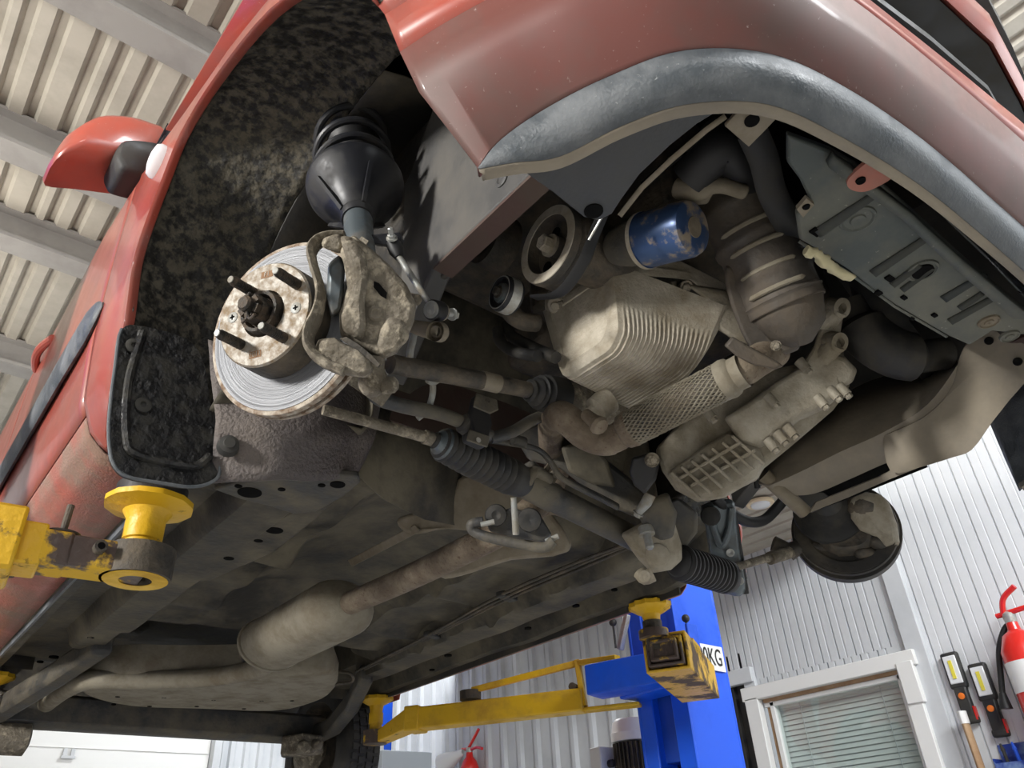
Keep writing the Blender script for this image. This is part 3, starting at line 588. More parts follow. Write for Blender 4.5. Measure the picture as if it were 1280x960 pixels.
# ------------------------------------------------------------------ bumper, spoiler lip, grille
def plan(z, half):          # half plan curves at several heights, x <= 0
    xs = [P[0] for P in half]; return half
PL = {
 2.100: [(-.690, -.400), (-.668, -.428), (-.636, -.463), (-.613, -.527), (-.581, -.582), (-.52, -.628), (-.43, -.650), (-.3, -.667), (-.15, -.674), (0, -.677)],
 2.118: [(-.700, -.396), (-.680, -.428), (-.655, -.467), (-.632, -.532), (-.597, -.596), (-.53, -.645), (-.44, -.668), (-.31, -.684), (-.15, -.692), (0, -.696)],
 2.140: [(-.712, -.390), (-.688, -.428), (-.662, -.474), (-.638, -.538), (-.601, -.602), (-.532, -.650), (-.44, -.674), (-.31, -.690), (-.15, -.698), (0, -.703)],
 2.144: [(-.716, -.388), (-.692, -.428), (-.666, -.476), (-.642, -.540), (-.605, -.604), (-.536, -.652), (-.44, -.677), (-.31, -.693), (-.15, -.702), (0, -.707)],
 2.190: [(-.752, -.384), (-.735, -.432), (-.708, -.495), (-.676, -.567), (-.629, -.634), (-.549, -.681), (-.44, -.704), (-.31, -.716), (-.15, -.728), (0, -.735)],
 2.240: [(-.776, -.382), (-.758, -.436), (-.729, -.505), (-.692, -.582), (-.640, -.650), (-.557, -.693), (-.44, -.713), (-.31, -.728), (-.15, -.742), (0, -.751)],
 2.300: [(-.793, -.375), (-.768, -.44), (-.735, -.51), (-.694, -.585), (-.640, -.650), (-.556, -.690), (-.44, -.708), (-.31, -.724), (-.15, -.742), (0, -.755)],
 2.370: [(-.810, -.350), (-.780, -.45), (-.745, -.52), (-.702, -.592), (-.645, -.655), (-.556, -.690), (-.44, -.706), (-.31, -.722), (-.15, -.745), (0, -.759)],
 2.395: [(-.815, -.345), (-.782, -.45), (-.747, -.52), (-.703, -.592), (-.645, -.652), (-.553, -.684), (-.43, -.668), (-.31, -.683), (-.15, -.705), (0, -.719)],
}
def curve(z):
    h = [V(x, y, z) for x, y in PL[z]]
    if z < 2.15:                              # the lip tapers to a rounded tip at the wheel arch
        h = [lerp(V(c[0], c[1], 2.102), q, min(1, .05+i/1.7)) for i, (q, c) in enumerate(zip(h, PL[2.100]))]
    full = h + [V(-q.x, q.y, q.z) for q in reversed(h[:-1])]; return spline(full, 6)
zs = sorted(PL)
b = MB(); bot = curve(2.100)
inner = [V(q.x*.965, q.y+.018, q.z+.012) for q in bot]
b.grid([bot, curve(2.118), curve(2.140)]); 
bump = obj('front_bumper', (lambda mb: (mb.grid([curve(z) for z in zs if 2.24 <= z < 2.31]), mb)[1])(MB()), M['red'], car, solid=.004, offset=0, ang=50)
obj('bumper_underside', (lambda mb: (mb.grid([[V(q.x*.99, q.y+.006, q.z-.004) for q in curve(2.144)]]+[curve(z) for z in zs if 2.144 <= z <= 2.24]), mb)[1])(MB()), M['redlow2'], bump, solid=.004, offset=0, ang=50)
blip = obj('bumper_lip', b, M['trimgrey'], bump, solid=.003, offset=0, ang=50)
b = MB(); b.grid([[V(q.x*.985, q.y+.008, q.z+.012) for q in bot], [V(q.x*.982, q.y+.010, q.z+.002) for q in bot], bot]); obj('lip_flange', b, M['splash'], bump, solid=.003, offset=0)
# closing side of the bumper above the corner, up to the fender
b = MB(); top = curve(2.395); k = 26
rows = [curve(2.300)[:k], curve(2.370)[:k], top[:k]]
for dz, dx in ((.07, .004), (.16, .0), (.25, -.02), (.36, -.05), (.47, -.09)):
    rows.append([V(q.x-dx*0-(-dx if False else 0), q.y+max(0, -dx)*1.2, q.z+dz) for q in top[:k]])
b.grid(rows); obj('bumper_corner', b, M['red'], bump, solid=.004, offset=0)
b = MB(); b.grid([[V(-q.x, q.y, q.z) for q in r] for r in rows]); obj('bumper_corner', b, M['red'], bump, solid=.004, offset=0)
# grille opening: recessed black duct with one fin, then the upper red band and the dark upper grille
XS = [-.60+1.2*i/40 for i in range(41)]
cc = [V(x, interp(abs(x), [0, .15, .31, .44, .556, .60], [-.719, -.705, -.683, -.667, -.655, -.64]), 2.395) for x in XS]
c30 = [V(x, interp(abs(x), [0, .15, .31, .44, .556, .60], [-.755, -.742, -.724, -.708, -.690, -.672]), 2.301) for x in XS]
b = MB(); b.grid([[q+V(0, .002, 0) for q in c30], [q+V(0, .012, .004) for q in c30], [q+V(0, .004, -.004) for q in cc], [q+V(0, .05, .01) for q in cc], [q+V(0, .09, .05) for q in cc], [q+V(0, .085, .14) for q in cc], [q+V(0, -.046, .113) for q in cc]]); obj('grille_duct', b, M['black'], bump, solid=.003)
b = MB(); b.grid([[q+V(0, .05, .022) for q in cc], [q+V(0, -.018, .034) for q in cc], [q+V(0, -.02, .044) for q in cc], [q+V(0, .06, .05) for q in cc]]); obj('grille_fin', b, M['black'], bump, solid=.003)
b = MB(); b.grid([[q+V(0, -.048, .110) for q in cc], [q+V(0, -.052, .108) for q in cc], [q+V(0, -.064, .125) for q in cc], [q+V(0, -.067, .165) for q in cc], [q+V(0, -.062, .200) for q in cc], [q+V(0, -.03, .215) for q in cc]]); obj('upper_band', b, M['red'], bump, solid=.003)
b = MB(); b.grid([[q+V(0, -.03, .212) for q in cc], [q+V(0, -.078, .225) for q in cc], [q+V(0, -.085, .30) for q in cc], [q+V(0, -.045, .42) for q in cc], [q+V(0, .04, .53) for q in cc]]); obj('upper_grille', b, M['blackgloss'], bump, solid=.003)

# ------------------------------------------------------------------ wheel arch
inn = [V(-.655, .392, 2.075), V(-.65, .415, 2.17), V(-.645, .43, 2.26), V(-.64, .43, 2.35), V(-.635, .41, 2.46), V(-.635, .36, 2.55), V(-.635, .27, 2.62), V(-.635, .14, 2.66), V(-.64, 0, 2.668), V(-.64, -.16, 2.63), V(-.63, -.32, 2.52), V(-.60, -.42, 2.38)]
L = spline(lip, 5); I = spline(inn, 5); rows = []
for j in range(15):
    t = j/14; row = []
    for k, (p, q) in enumerate(zip(L, I)):
        r = p.lerp(q, t); c_ = V(r.x, .0, 2.2); d_ = (r-c_); d_.normalize()
        row.append(r + d_*(.022*math.sin(PI*t)**.6) + V(.004, 0, 0)*(1-t))
    rows.append(row)
b = MB(); b.grid(rows)
for i, p in enumerate(b.v):
    n_ = noise.noise(p*26)*.006+noise.noise(p*70)*.003; c_ = V(p.x, 0, 2.2); b.v[i] = p+(p-c_).normalized()*n_
liner = obj('wheel_arch_liner', b, M['liner'], car, solid=.003, offset=0, ang=60)
b = MB(); ii = I[14:44]
b.grid([[q for q in ii], [V(-.60, q.y*1.01, 2.2+(q.z-2.2)*1.04) for q in ii], [V(-.50, q.y*.98, 2.2+(q.z-2.2)*1.10) for q in ii]])
obj('strut_tower', b, M['underdk'], car, solid=.003)  # dark coat picked to carry the shadow up inside the tower
for px, py, ax, v in ((187, 301, 'x', -.835), (168, 431, 'x', -.80), (180, 505, 'x', -.78)):
    p = A(px, py, ax, v); b = MB(); b.lathe(p+V(.0, .012, 0), (-.55, -.8, 0), [(0, .016), (.004, .016), (.005, .010), (.008, .010), (.008, .004)], 18); obj('liner_clip', b, M['black'], liner)
fp = [A(152, 412, 'y', .352), A(143, 462, 'y', .352), A(136, 520, 'y', .352), A(136, 556, 'y', .352), A(141, 580, 'y', .352), A(158, 596, 'y', .352), A(200, 604, 'y', .352), A(238, 609, 'y', .352), A(262, 604, 'y', .352), A(274, 590, 'y', .352), A(270, 550, 'y', .352), A(262, 500, 'y', .352), A(255, 455, 'y', .352), A(235, 425, 'y', .352), A(180, 408, 'y', .352)]
fo = spline(fp, 4, True)
b = MB(); b.prism(fo, (0, .008, 0)); fl = obj('mud_flap', b, M['flap'], car)
b = MB(); rim = fo[:40]; b.tube([q+V(0, -.002, 0) for q in rim], .0028, 8); obj('flap_rim', b, M['trimgrey'], fl)
b = MB(); g_ = spline([A(178, 415, 'y', .349), A(160, 480, 'y', .349), A(158, 545, 'y', .349), A(172, 568, 'y', .349), A(240, 582, 'y', .349), A(262, 570, 'y', .349)], 6)
b.tube(g_, .007, 8); obj('flap_ridge', b, M['flap'], fl)
for px, py in ((168, 431), (180, 505)):
    p = A(px, py, 'y', .345); b = MB(); b.lathe(p+V(0, .006, 0), (0, -1, 0), [(0, .013), (.004, .013), (.006, .009), (.006, .005), (.003, .004)], 18); obj('flap_screw', b, M['black'], fl)

# ------------------------------------------------------------------ underbody
def floorz(x, y):
    z = 2.205
    t = max(0, 1-abs((x+.03)/.24)**4) if abs(x+.03) < .24 else 0
    z += .075*t*min(1, max(0, (1.55-y)/.2))
    ax = abs(x)
    for c_, hw, zz in ((.475, .055, 2.152),):
        d = ax-c_; 
        if y < 1.85: 
            e = max(0, min(1, (hw+.015-abs(d))/.018)); z = lerp(z, zz, e)
    e = max(0, min(1, (ax-.63)/.02)); z = lerp(z, 2.153, e)
    # pressed beads and cross ridges
    if ax < .42 and t < .2:
        z += .009*math.sin(y*26+math.sin(x*9)*1.2)*(1 if y > .5 else .3)
        z -= .030*math.exp(-((y-.93-.1*(x+.3))/.03)**2)
        z -= .016*math.exp(-((y-1.38)/.025)**2)
    z += .10*max(0, min(1, (y-1.62)/.25))*(1 if ax < .44 else 0)
    f = max(0, (.52-y)/.22)
    z += .40*min(1, f)**1.4*(1 if ax < .40 else .15)
    return z + noise.noise(V(x*5, y*5, 1))*.006
b = MB(); nx, ny = 138, 150
b.grid([[V(-.69+1.38*i/nx, .30+2.0*j/ny, floorz(-.69+1.38*i/nx, .30+2.0*j/ny)) for i in range(nx+1)] for j in range(ny+1)])
fl = obj('floor_pan', b, M['under'], car, solid=.004, ang=40)
for px, py, r in ((343, 663, .017), (323, 676, .009), (286, 698, .011), (220, 735, .010), (113, 797, .010), (98, 807, .012), (67, 822, .013), (50, 828, .009)):
    p = A(px, py, 'z', 2.150); b = MB(); b.lathe(p+V(0, 0, .004), (0, 0, -1), [(0, r*1.1), (.0045, r*1.1), (.0050, r*.8), (.004, 0)], 20); obj('drain_hole', b, M['dark'], fl)
for px, py, r in ((752, 735, .014), (768, 738, .008), (720, 758, .010), (660, 786, .01), (560, 820, .012), (540, 838, .009)):
    p = A(px, py, 'z', 2.152); b = MB(); b.lathe(p+V(0, 0, .004), (0, 0, -1), [(0, r*1.1), (.0045, r*1.1), (.0050, r*.8), (.004, 0)], 20); obj('drain_hole', b, M['dark'], fl)
b = MB(); b.box((0, 2.65, 2.42), (1.42, 1.0, .012)); obj('boot_floor', b, M['underdk'], car)
b = MB(); b.box((0, 2.98, 2.33), (1.55, .02, .34)); obj('rear_valance', b, M['underdk'], car)
for sx in (1, -1):
    b = MB(); b.box((sx*-.735, 2.30, 2.27), (.012, .42, .26)); obj('rear_sill_inner', b, M['underdk'], car)
# sill seams
for sx in (1, -1):
    b = MB(); b.box((sx*-.682, 1.33, 2.147), (.006, 1.68, .03)); obj('sill_flange', b, M['trimgrey'] if sx == 1 else M['underdk'], car)
# brake and fuel lines along the far rail
for k, dx in enumerate((0, .018, .034)):
    pts = [A(x, y, 'z', 2.165) for x, y in ((455, 842), (545, 795), (640, 745), (740, 705), (800, 680))]
    b = MB(); b.tube(spline([q+V(-dx, 0, .004*math.sin(i*2.1+k)) for i, q in enumerate(pts)], 8), .0045, 8); obj('brake_line', b, M['irondk'], car)
for px, py in ((545, 796), (637, 748)):
    p = A(px, py, 'z', 2.163); b = MB(); b.box(p+V(-.01, 0, .004), (.07, .03, .016), (1, .3, 0)); obj('line_clip', b, M['black'], car, bevel=.004)
# wheel house rear wall (stone-chip coat) and sill end
top_ = ((258, 425, .36), (300, 440, .335), (360, 455, .315), (420, 470, .315), (452, 478, .33), (478, 488, .37))
bot_ = ((262, 604, .36), (300, 603, .335), (345, 600, .315), (390, 602, .315), (420, 598, .335), (446, 594, .375))
T_ = spline([A(*p[:2], 'y', p[2]) for p in top_], 5); B_ = spline([A(*p[:2], 'y', p[2]) for p in bot_], 5)
b = MB(); b.grid([[p.lerp(q, j/14)+V(0, -.022*math.sin(PI*j/14)-.012*math.exp(-((j-9)/1.5)**2), 0) for p, q in zip(T_, B_)] for j in range(15)]); b.noise(.006, 14)
obj('wheel_house', b, M['stone'], car, solid=.004, ang=60)
b = MB(); b.grid([[A(x, y, 'y', v) for x, y, v in r] for r in (((476, 486, .372), (500, 500, .40), (560, 520, .46), (620, 545, .50)), ((462, 540, .373), (500, 565, .42), (545, 590, .47), (600, 605, .52)), ((446, 594, .376), (480, 625, .44), (530, 650, .50), (580, 660, .56)))]); b.noise(.004, 20); obj('toe_panel', b, M['under'], car, solid=.004, ang=25)
p = A(286, 556, 'y', .318); b = MB(); b.lathe(p, (-.2, -1, 0), [(-.01, .018), (.004, .016), (.006, .010), (.009, .009), (.009, 0)], 18); obj('liner_bolt', b, M['black'], car)
# front jack bracket
jp = [A(x, y, 'z', 2.125) for x, y in ((266, 612), (290, 606), (340, 598), (420, 594), (448, 596), (450, 604), (428, 622), (395, 640), (368, 643), (340, 634), (300, 624))]
b = MB(); b.prism(jp, (0, 0, .012)); jb = obj('jacking_bracket', b, M['frame'], car, bevel=.003)
for px, py, r in ((312, 616, .022), (298, 608, .007), (352, 612, .007), (402, 607, .007), (422, 606, .014)):
    p = A(px, py, 'z', 2.124); b = MB(); b.lathe(p+V(0, 0, .003), (0, 0, -1), [(0, r), (.0035, r), (.004, r*.8), (.003, 0)], 20); obj('bracket_hole', b, M['dark'], jb)
# diagonal chassis leg from the bracket to the rail
b = MB(); l0 = [A(x, y, 'z', 2.15) for x, y in ((365, 640), (450, 600), (395, 650), (345, 690), (262, 727), (222, 724), (300, 672))]
b.prism(l0, (0, 0, .06)); obj('chassis_leg', b, M['under'], car, bevel=.006)
# bulkhead between engine bay and cabin, apron walls
b = MB(); b.box((0, .40, 2.62), (1.25, .02, .62)); obj('bulkhead', b, M['underred'], car)
for sx in (1, -1):
    b = MB(); b.box((sx*-.49, -.1, 2.62), (.014, 1.0, .64)); obj('apron', b, M['underdk'], car, bevel=.004)
    b = MB(); b.loft([[V(sx*-.515, y, 2.305), V(sx*-.515, y, 2.70), V(sx*-.48, y, 2.70), V(sx*-.48, y, 2.305)] for y in (-.60, -.3, -.06)] + [[V(sx*-.50, .04, 2.255), V(sx*-.50, .04, 2.62), V(sx*-.46, .04, 2.62), V(sx*-.46, .04, 2.255)], [V(sx*-.49, .12, 2.20), V(sx*-.49, .12, 2.60), V(sx*-.45, .12, 2.60), V(sx*-.45, .12, 2.20)]]); obj('front_rail', b, M['apron'], car, bevel=.004)
    b = MB(); b.box((sx*-.497, -.33, 2.302), (.036, .54, .005)); obj('rail_underside', b, M['underred'], car)
p = A(627, 224, 'x', -.516); b = MB(); b.lathe(p+V(.004, 0, 0), (-1, 0, 0), [(0, .013), (.005, .013), (.006, .009), (.004, .007), (.004, 0)], 20); obj('rail_plug', b, M['apron'], car)
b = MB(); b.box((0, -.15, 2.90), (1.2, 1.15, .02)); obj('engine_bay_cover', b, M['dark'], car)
b = MB(); b.box((0, -.02, 2.70), (.85, .5, .3)); b.box((.1, .06, 2.50), (.5, .3, .2)); obj('engine_block', b, M['irondk'], car, bevel=.02)

# ------------------------------------------------------------------ exhaust
mz = 2.072
m0 = A(333, 802, 'z', mz); m1 = A(435, 762, 'z', mz); m0.x = m1.x = (m0.x+m1.x)/2
d = (m1-m0).normalized()
b = MB()
def ov(c, r): return [c+V(r*math.cos(2*PI*k/28), 0, r*.74*math.sin(2*PI*k/28)) for k in range(28)]
R_ = .094
b.loft([ov(m0+d*-.01, R_*.3), ov(m0+d*-.01, R_*.9), ov(m0+d*.0, R_*1.02), ov(m0+d*.012, R_), ov(m1, R_), ov(m1+d*.02, R_*.9), ov(m1+d*.05, R_*.45)]); mf = obj('muffler', b, M['exh'], car, ang=50)
b = MB(); b.loft([ov(m0+d*-.016, R_*.98), ov(m0+d*-.016, R_*1.06), ov(m0+d*-.004, R_*1.06), ov(m0+d*-.004, R_*.98)]); obj('muffler_seam', b, M['exh'], mf)
b = MB(); pe = A(620, 668, 'z', mz); b.tube(spline([m1+d*.03, A(520, 718, 'z', mz), pe, A(655, 645, 'z', 2.11), A(685, 615, 'z', 2.19), A(700, 575, 'z', 2.24)], 8), .028, 18); ep = obj('exhaust_pipe', b, M['rust'], car)
b = MB(); b.tube(spline([A(352, 806, 'z', 2.07), A(330, 832, 'z', 2.07), A(270, 846, 'z', 2.075), A(180, 850, 'z', 2.08), A(115, 850, 'z', 2.085), A(82, 862, 'z', 2.085), A(55, 882, 'z', 2.09)], 8), .029, 16); obj('tail_pipe', b, M['exh'], car)
b = MB(); b.tube(spline([A(318, 828, 'z', 2.10), A(305, 826, 'z', 2.10), A(302, 810, 'z', 2.11), A(318, 795, 'z', 2.13)], 6), .006, 8); obj('exhaust_hanger', b, M['irondk'], car)
b = MB(); b.tube(spline([A(420, 855, 'z', 2.10), A(440, 852, 'z', 2.10), A(438, 842, 'z', 2.12), A(415, 838, 'z', 2.14)], 6), .005, 8); obj('exhaust_hanger', b, M['irondk'], car)
# tank, rear axle, wheels
b = MB(); tp = [A(x, y, 'z', 2.085) for x, y in ((98, 856), (105, 872), (160, 885), (250, 888), (345, 891), (395, 880), (418, 866), (420, 846), (395, 840), (330, 843), (230, 846), (140, 846))]
tt = spline(tp, 3, True); cen = sum(tt, V(0, 0, 0))/len(tt)
b.loft([[cen+(q-cen)*s_+V(0, 0, dz) for q in tt] for s_, dz in ((.5, -.002), (.9, 0), (.97, .006), (1, .02), (1.0, .06), (.96, .10))]); tk = obj('fuel_tank', b, M['exh'], car, ang=50)
for px, py in ((147, 871), (142, 881), (205, 872), (187, 883), (267, 875), (246, 883), (327, 876), (305, 886), (365, 876)):
    p = A(px, py, 'z', 2.084); b = MB(); b.lathe(p+V(0, 0, .004), (0, 0, -1), [(0, .008), (.005, .008), (.0055, .006), (.004, 0)], 14); obj('tank_dimple', b, M['dark'], tk)
b = MB()
b.loft([[V(x, 2.42+.02*math.sin(k*0), 2.115) if 0 else V(x, y, z) for y, z in ((2.40, 2.03), (2.40, 2.115), (2.44, 2.13), (2.50, 2.13), (2.50, 2.118), (2.43, 2.10), (2.43, 2.045), (2.50, 2.03), (2.50, 2.018), (2.43, 2.015))] for x in (-.60, -.2, .3, .62)]); obj('rear_axle_beam', b, M['frame'], car, bevel=.004)
for sx in (1, -1):
    b = MB(); b.loft([[V(sx*-x, y+a*.0, z)+V(sx*dx, 0, dz) for dx, dz in ((-.03, -.035), (.03, -.035), (.03, .03), (-.03, .03))] for x, y, z in ((.45, 1.78, 2.16), (.52, 2.0, 2.10), (.58, 2.25, 2.06), (.60, 2.5, 2.05), (.60, 2.72, 2.03))]); obj('trailing_arm', b, M['frame'], car, bevel=.012)
    b = MB(); b.lathe((sx*-.60, 2.6, 2.02), (sx*-1, 0, 0), [(0, .05), (.03, .11), (.05, .115), (.06, .115), (.075, .07), (.1, .065)], 28); obj('rear_drum', b, M['iron'], car)
b = MB(); q = A(8, 922, 'y', 2.45); b.lathe(q+V(-.06, .0, 0), (1, 0, 0), [(0, .04), (.02, .055), (.12, .055), (.13, .03)], 20); obj('spring_seat', b, M['iron'], car)
# rear left wheel (still on)
wc = V(.735, 2.56, 2.0); R = .305
wh = MB(); prof = [(-.085, .205), (-.09, .24), (-.085, .275), (-.068, R-.008), (-.05, R), (.05, R), (.068, R-.008), (.085, .275), (.09, .24), (.085, .205)]
wh.lathe(wc, (1, 0, 0), prof, 64, False); wr = obj('rear_tyre', wh, M['tyre'], car)
b = MB()
for k in range(54):
    a = 2*PI*k/54
    for dx, sk in ((-.05, .04), (-.018, -.03), (.018, .03), (.05, -.04)):
        b.box(wc+V(dx, (R+.001)*math.cos(a+sk), (R+.001)*math.sin(a+sk)), (.026, .024, .010), (1, 0, 0), (0, -math.sin(a+sk), math.cos(a+sk)))
obj('tread_blocks', b, M['tyre'], wr)
b = MB(); b.lathe(wc, (1, 0, 0), [(-.085, .205), (-.05, .195), (.02, .19), (.05, .10), (.05, 0)], 40, False); obj('wheel_rim', b, M['irondk'], wr)
q = A(378, 932, 'y', 2.35); b = MB(); b.box(q, (.12, .12, .07), (1, .3, 0)); b.lathe(q+V(-.03, -.05, -.01), (0, -1, -.2), [(0, .025), (.05, .022), (.055, .012)], 16); b.lathe(q+V(.03, -.05, .0), (0, -1, -.2), [(0, .02), (.04, .02), (.045, .01)], 16); b.noise(.006, 20); obj('damper_bracket', b, M['iron'], car, bevel=.012)
# ------------------------------------------------------------------ front suspension, near side
def AD(px, py, d): return CAM + ray(px, py)*d          # point at a given viewing depth
def APL(px, py, c, n): r = ray(px, py); return CAM + r*((c-CAM).dot(n)/r.dot(n))
th, cb = math.radians(27), math.radians(12)
hn = V(-math.cos(th)*math.cos(cb), -math.sin(th)*math.cos(cb), -math.sin(cb))
hc = A(329, 392, 'x', -.752)
rc = hc - hn*.045
b = MB(); b.lathe(rc, hn, [(0, .060), (.0, .1235), (-.001, .1255), (-.0095, .1265), (-.0095, .075), (-.016, .075), (-.016, .1265), (-.024, .1255), (-.026, .121), (-.026, .060)], 96, False)
disc = obj('brake_disc', b, M['rustedge'], car, ang=30)
b = MB(); b.lathe(rc, hn, [(-.0005, .074), (.0008, .0745), (.0009, .1195), (-.0005, .120)], 96, False)
for k in range(5): pass
# concentric machining marks on the swept face
sm = mat('swept_disc_face', (.185, .19, .20), .3, .75); nt = sm.node_tree
tc = nt.nodes.new('ShaderNodeTexCoord'); vm = nt.nodes.new('ShaderNodeVectorMath'); vm.operation = 'DISTANCE'; vm.inputs[1].default_value = rc
nt.links.new(tc.outputs['Object'], vm.inputs[0]); nz = nt.nodes.new('ShaderNodeTexNoise'); nz.noise_dimensions = '1D'; nz.inputs['Scale'].default_value = 700; nz.inputs['Detail'].default_value = 5
nt.links.new(vm.outputs['Value'], nz.inputs['W']); bp = nt.nodes.new('ShaderNodeBump'); bp.inputs['Strength'].default_value = .6; bp.inputs['Distance'].default_value = .0015
nt.links.new(nz.outputs['Fac'], bp.inputs['Height']); nt.links.new(bp.outputs[0], nt.nodes['Principled BSDF'].inputs['Normal'])
cr = nt.nodes.new('ShaderNodeMapRange'); cr.inputs['To Min'].default_value = .38; cr.inputs['To Max'].default_value = .66; nt.links.new(nz.outputs['Fac'], cr.inputs['Value']); nt.links.new(cr.outputs[0], nt.nodes['Principled BSDF'].inputs['Roughness'])
obj('swept_face', b, sm, disc, ang=30)
b = MB()
u_, v_, _ = basis(hn)
for k in range(40):
    a = 2*PI*k/40; e = u_*math.cos(a)+v_*math.sin(a); b.box(rc-hn*.0128+e*.100, (.047, .005, .008), e, hn)
obj('vent_vane', b, M['irondk'], disc)['kind'] = 'stuff'
b = MB(); b.lathe(hc, hn, [(-.0035, .0738), (0, .0715), (0, .033), (-.012, .032), (-.012, .01)], 72, False)
hat = obj('disc_bell', b, M['hub'], disc, ang=30)
b = MB(); b.lathe(hc, hn, [(-.047, .0752), (-.003, .0738)], 72, False); obj('bell_side', b, M['irondk'], disc, ang=30)  # bell side in dark iron, its shade put into the colour
b = MB(); b.lathe(hc, hn, [(-.014, .031), (.004, .0295), (.010, .0285), (.010, .024), (-.002, .022), (-.002, 0)], 40, False); hub = obj('wheel_hub', b, M['stud'], car, ang=30)
b = MB()
b.lathe(hc, hn, [(-.002, .020), (.004, .020), (.004, .0)], 30)
b.loft([[hc+hn*h+(u_*math.cos(PI/3*k)+v_*math.sin(PI/3*k))*r for k in range(6)] for h, r in ((.0, .0195), (.019, .0195), (.021, .018))])
for k in range(6):
    a = PI/3*k+PI/6; e = u_*math.cos(a)+v_*math.sin(a); b.box(hc+hn*.026+e*.0125, (.007, .007, .011), e, hn)
obj('axle_nut', b, M['stud'], hub)
b = MB(); b.lathe(hc, hn, [(.02, .0105), (.036, .0105), (.039, .008), (.039, 0)], 20); obj('axle_end', b, M['stud'], hub)
b = MB(); pc = hc+hn*.03
b.tube(spline([pc-u_*.004-v_*.016, pc-v_*.002+hn*.004, pc+v_*.016, pc+v_*.02+u_*.012-hn*.004], 5), .0022, 8); b.tube(spline([pc+v_*.016, pc+v_*.024-u_*.008+hn*.004, pc+v_*.022-u_*.018+hn*.008], 5), .0022, 8); obj('cotter_pin', b, M['stud'], hub)
st = bpy.data.objects.get('none')
for k, (px, py) in enumerate(((288, 349), (344, 338), (271, 416), (326, 407))):
    tip = APL(px, py, hc+hn*.044, hn); base = tip-hn*.046
    b = MB(); b.lathe(base, hn, [(0, .0072), (.014, .0072), (.014, .0066)]+[(.014+.0016*i, .0062 if i % 2 else .0069) for i in range(1, 17)]+[(.042, .0058), (.0455, .0050), (.0455, 0)], 18)
    s = obj('wheel_stud', b, M['stud'], hub)
    b = MB(); b.lathe(base, hn, [(.0452, .0050), (.0464, .0044), (.0464, 0)], 16, False); s2 = obj('stud_tip', b, M['zinc'], hub)
for px, py in ((370, 385), (291, 397)):
    p = APL(px, py, hc, hn); b = MB(); b.lathe(p, hn, [(-.001, .0078), (.0006, .0078), (.0012, .0062), (.0012, 0)], 22)
    o = obj('retaining_screw', b, M['zinc'], hat)
    b = MB(); b.box(p+hn*.0013, (.0075, .002, .0008), u_, v_); b.box(p+hn*.0013, (.002, .0075, .0008), u_, v_); obj('screw_slot', b, M['dark'], hat)
for (px, py), tx in (((334, 343), 'F1'), ((319, 443), '2011')):
    p = APL(px, py, hc, hn); e1 = (APL(px+8, py-2, hc, hn)-p).normalized(); e2 = hn.cross(e1)
    b = MB(); b.box(p, (.019, .0095, .0008), e1, e2); o = obj('stamp_patch', b, mat('stamp_rust', (.22, .12, .06), .8), hat)
    fc = bpy.data.curves.new('stamp', 'FONT'); fc.body = tx; fc.size = .0095; fc.align_x = 'CENTER'; fc.align_y = 'CENTER'; fc.extrude = .0003
    ft = bpy.data.objects.new('tmp', fc); C.objects.link(ft); bpy.context.view_layer.update(); tm = bpy.data.meshes.new_from_object(ft); bpy.data.objects.remove(ft)
    if e2.dot(-RD) < 0: e2 = -e2
    zz = e1.cross(e2); mm = Matrix((( e1.x, e2.x, zz.x, 0), (e1.y, e2.y, zz.y, 0), (e1.z, e2.z, zz.z, 0), (0, 0, 0, 1))); mm.translation = p+hn*.0007
    tm.transform(mm); tm.materials.clear(); tm.materials.append(M['hub']); to = bpy.data.objects.new('stamp_text', tm); C.objects.link(to); to.parent = hat
# dust shield behind the disc, knuckle
b = MB(); b.lathe(rc-hn*.030, hn, [(0, .03), (0, .116), (.004, .118), (.004, .03)], 60); obj('dust_shield', b, M['irondk'], car)
kc = hc-hn*.11
b = MB(); b.lathe(hc-hn*.115, hn, [(0, .04), (.01, .052), (.05, .055), (.07, .045)], 28)
b.loft([[kc+V(0, 0, 0)+e*.03 for e in (u_, v_, -u_, -v_)], [AD(452, 305, 1.10)+e*.014 for e in (u_, v_, -u_, -v_)]])
b.loft([[kc+e*.03 for e in (u_, v_, -u_, -v_)], [AD(478, 492, 1.13)+e*.022 for e in (u_, v_, -u_, -v_)]])
b.noise(.004, 25); obj('steering_knuckle', b, M['iron'], car, bevel=.012)

def poly(pts, d, n=0, closed=True):
    q = [AD(p[0], p[1], p[2] if len(p) > 2 else d) for p in pts]
    return spline(q, n, True) if n else q
def block(name, pts, d0, d1, mt, parent, bevel=.006, inset=.9, n=0, nz=0, ang=35):
    front = poly(pts, d0, n); cen = sum(front, V(0, 0, 0))/len(front)
    back = [CAM+(q-CAM)*(d1/d0) for q in front] if d1 else front
    mid = [CAM+(q-CAM)*((d0+.012)/d0) for q in front]
    b = MB(); b.loft([[cen+(q-cen)*inset for q in front], mid, back])
    if nz: b.noise(nz, 30)
    return obj(name, b, mt, parent, bevel=bevel, ang=ang)
cal = block('brake_caliper', [(441, 293), (462, 309), (486, 331), (508, 356), (520, 380), (517, 402), (508, 425), (494, 443), (478, 450), (452, 437), (426, 420), (424, 392), (434, 360), (430, 330), (424, 312)], .955, 1.06, M['iron'], car, .004, .93, 0, .0012)
block('caliper_rib', [(424, 294), (443, 297), (457, 318), (461, 345), (456, 380), (458, 412), (452, 428), (428, 414), (426, 395), (437, 372), (440, 345), (432, 322)], .94, .985, M['iron'], cal, .006, .88, 0, .001)
block('caliper_window', [(467, 351), (474, 354), (484, 366), (483, 374), (476, 370), (467, 359)], .953, .975, M['dark'], cal, 0, .98)
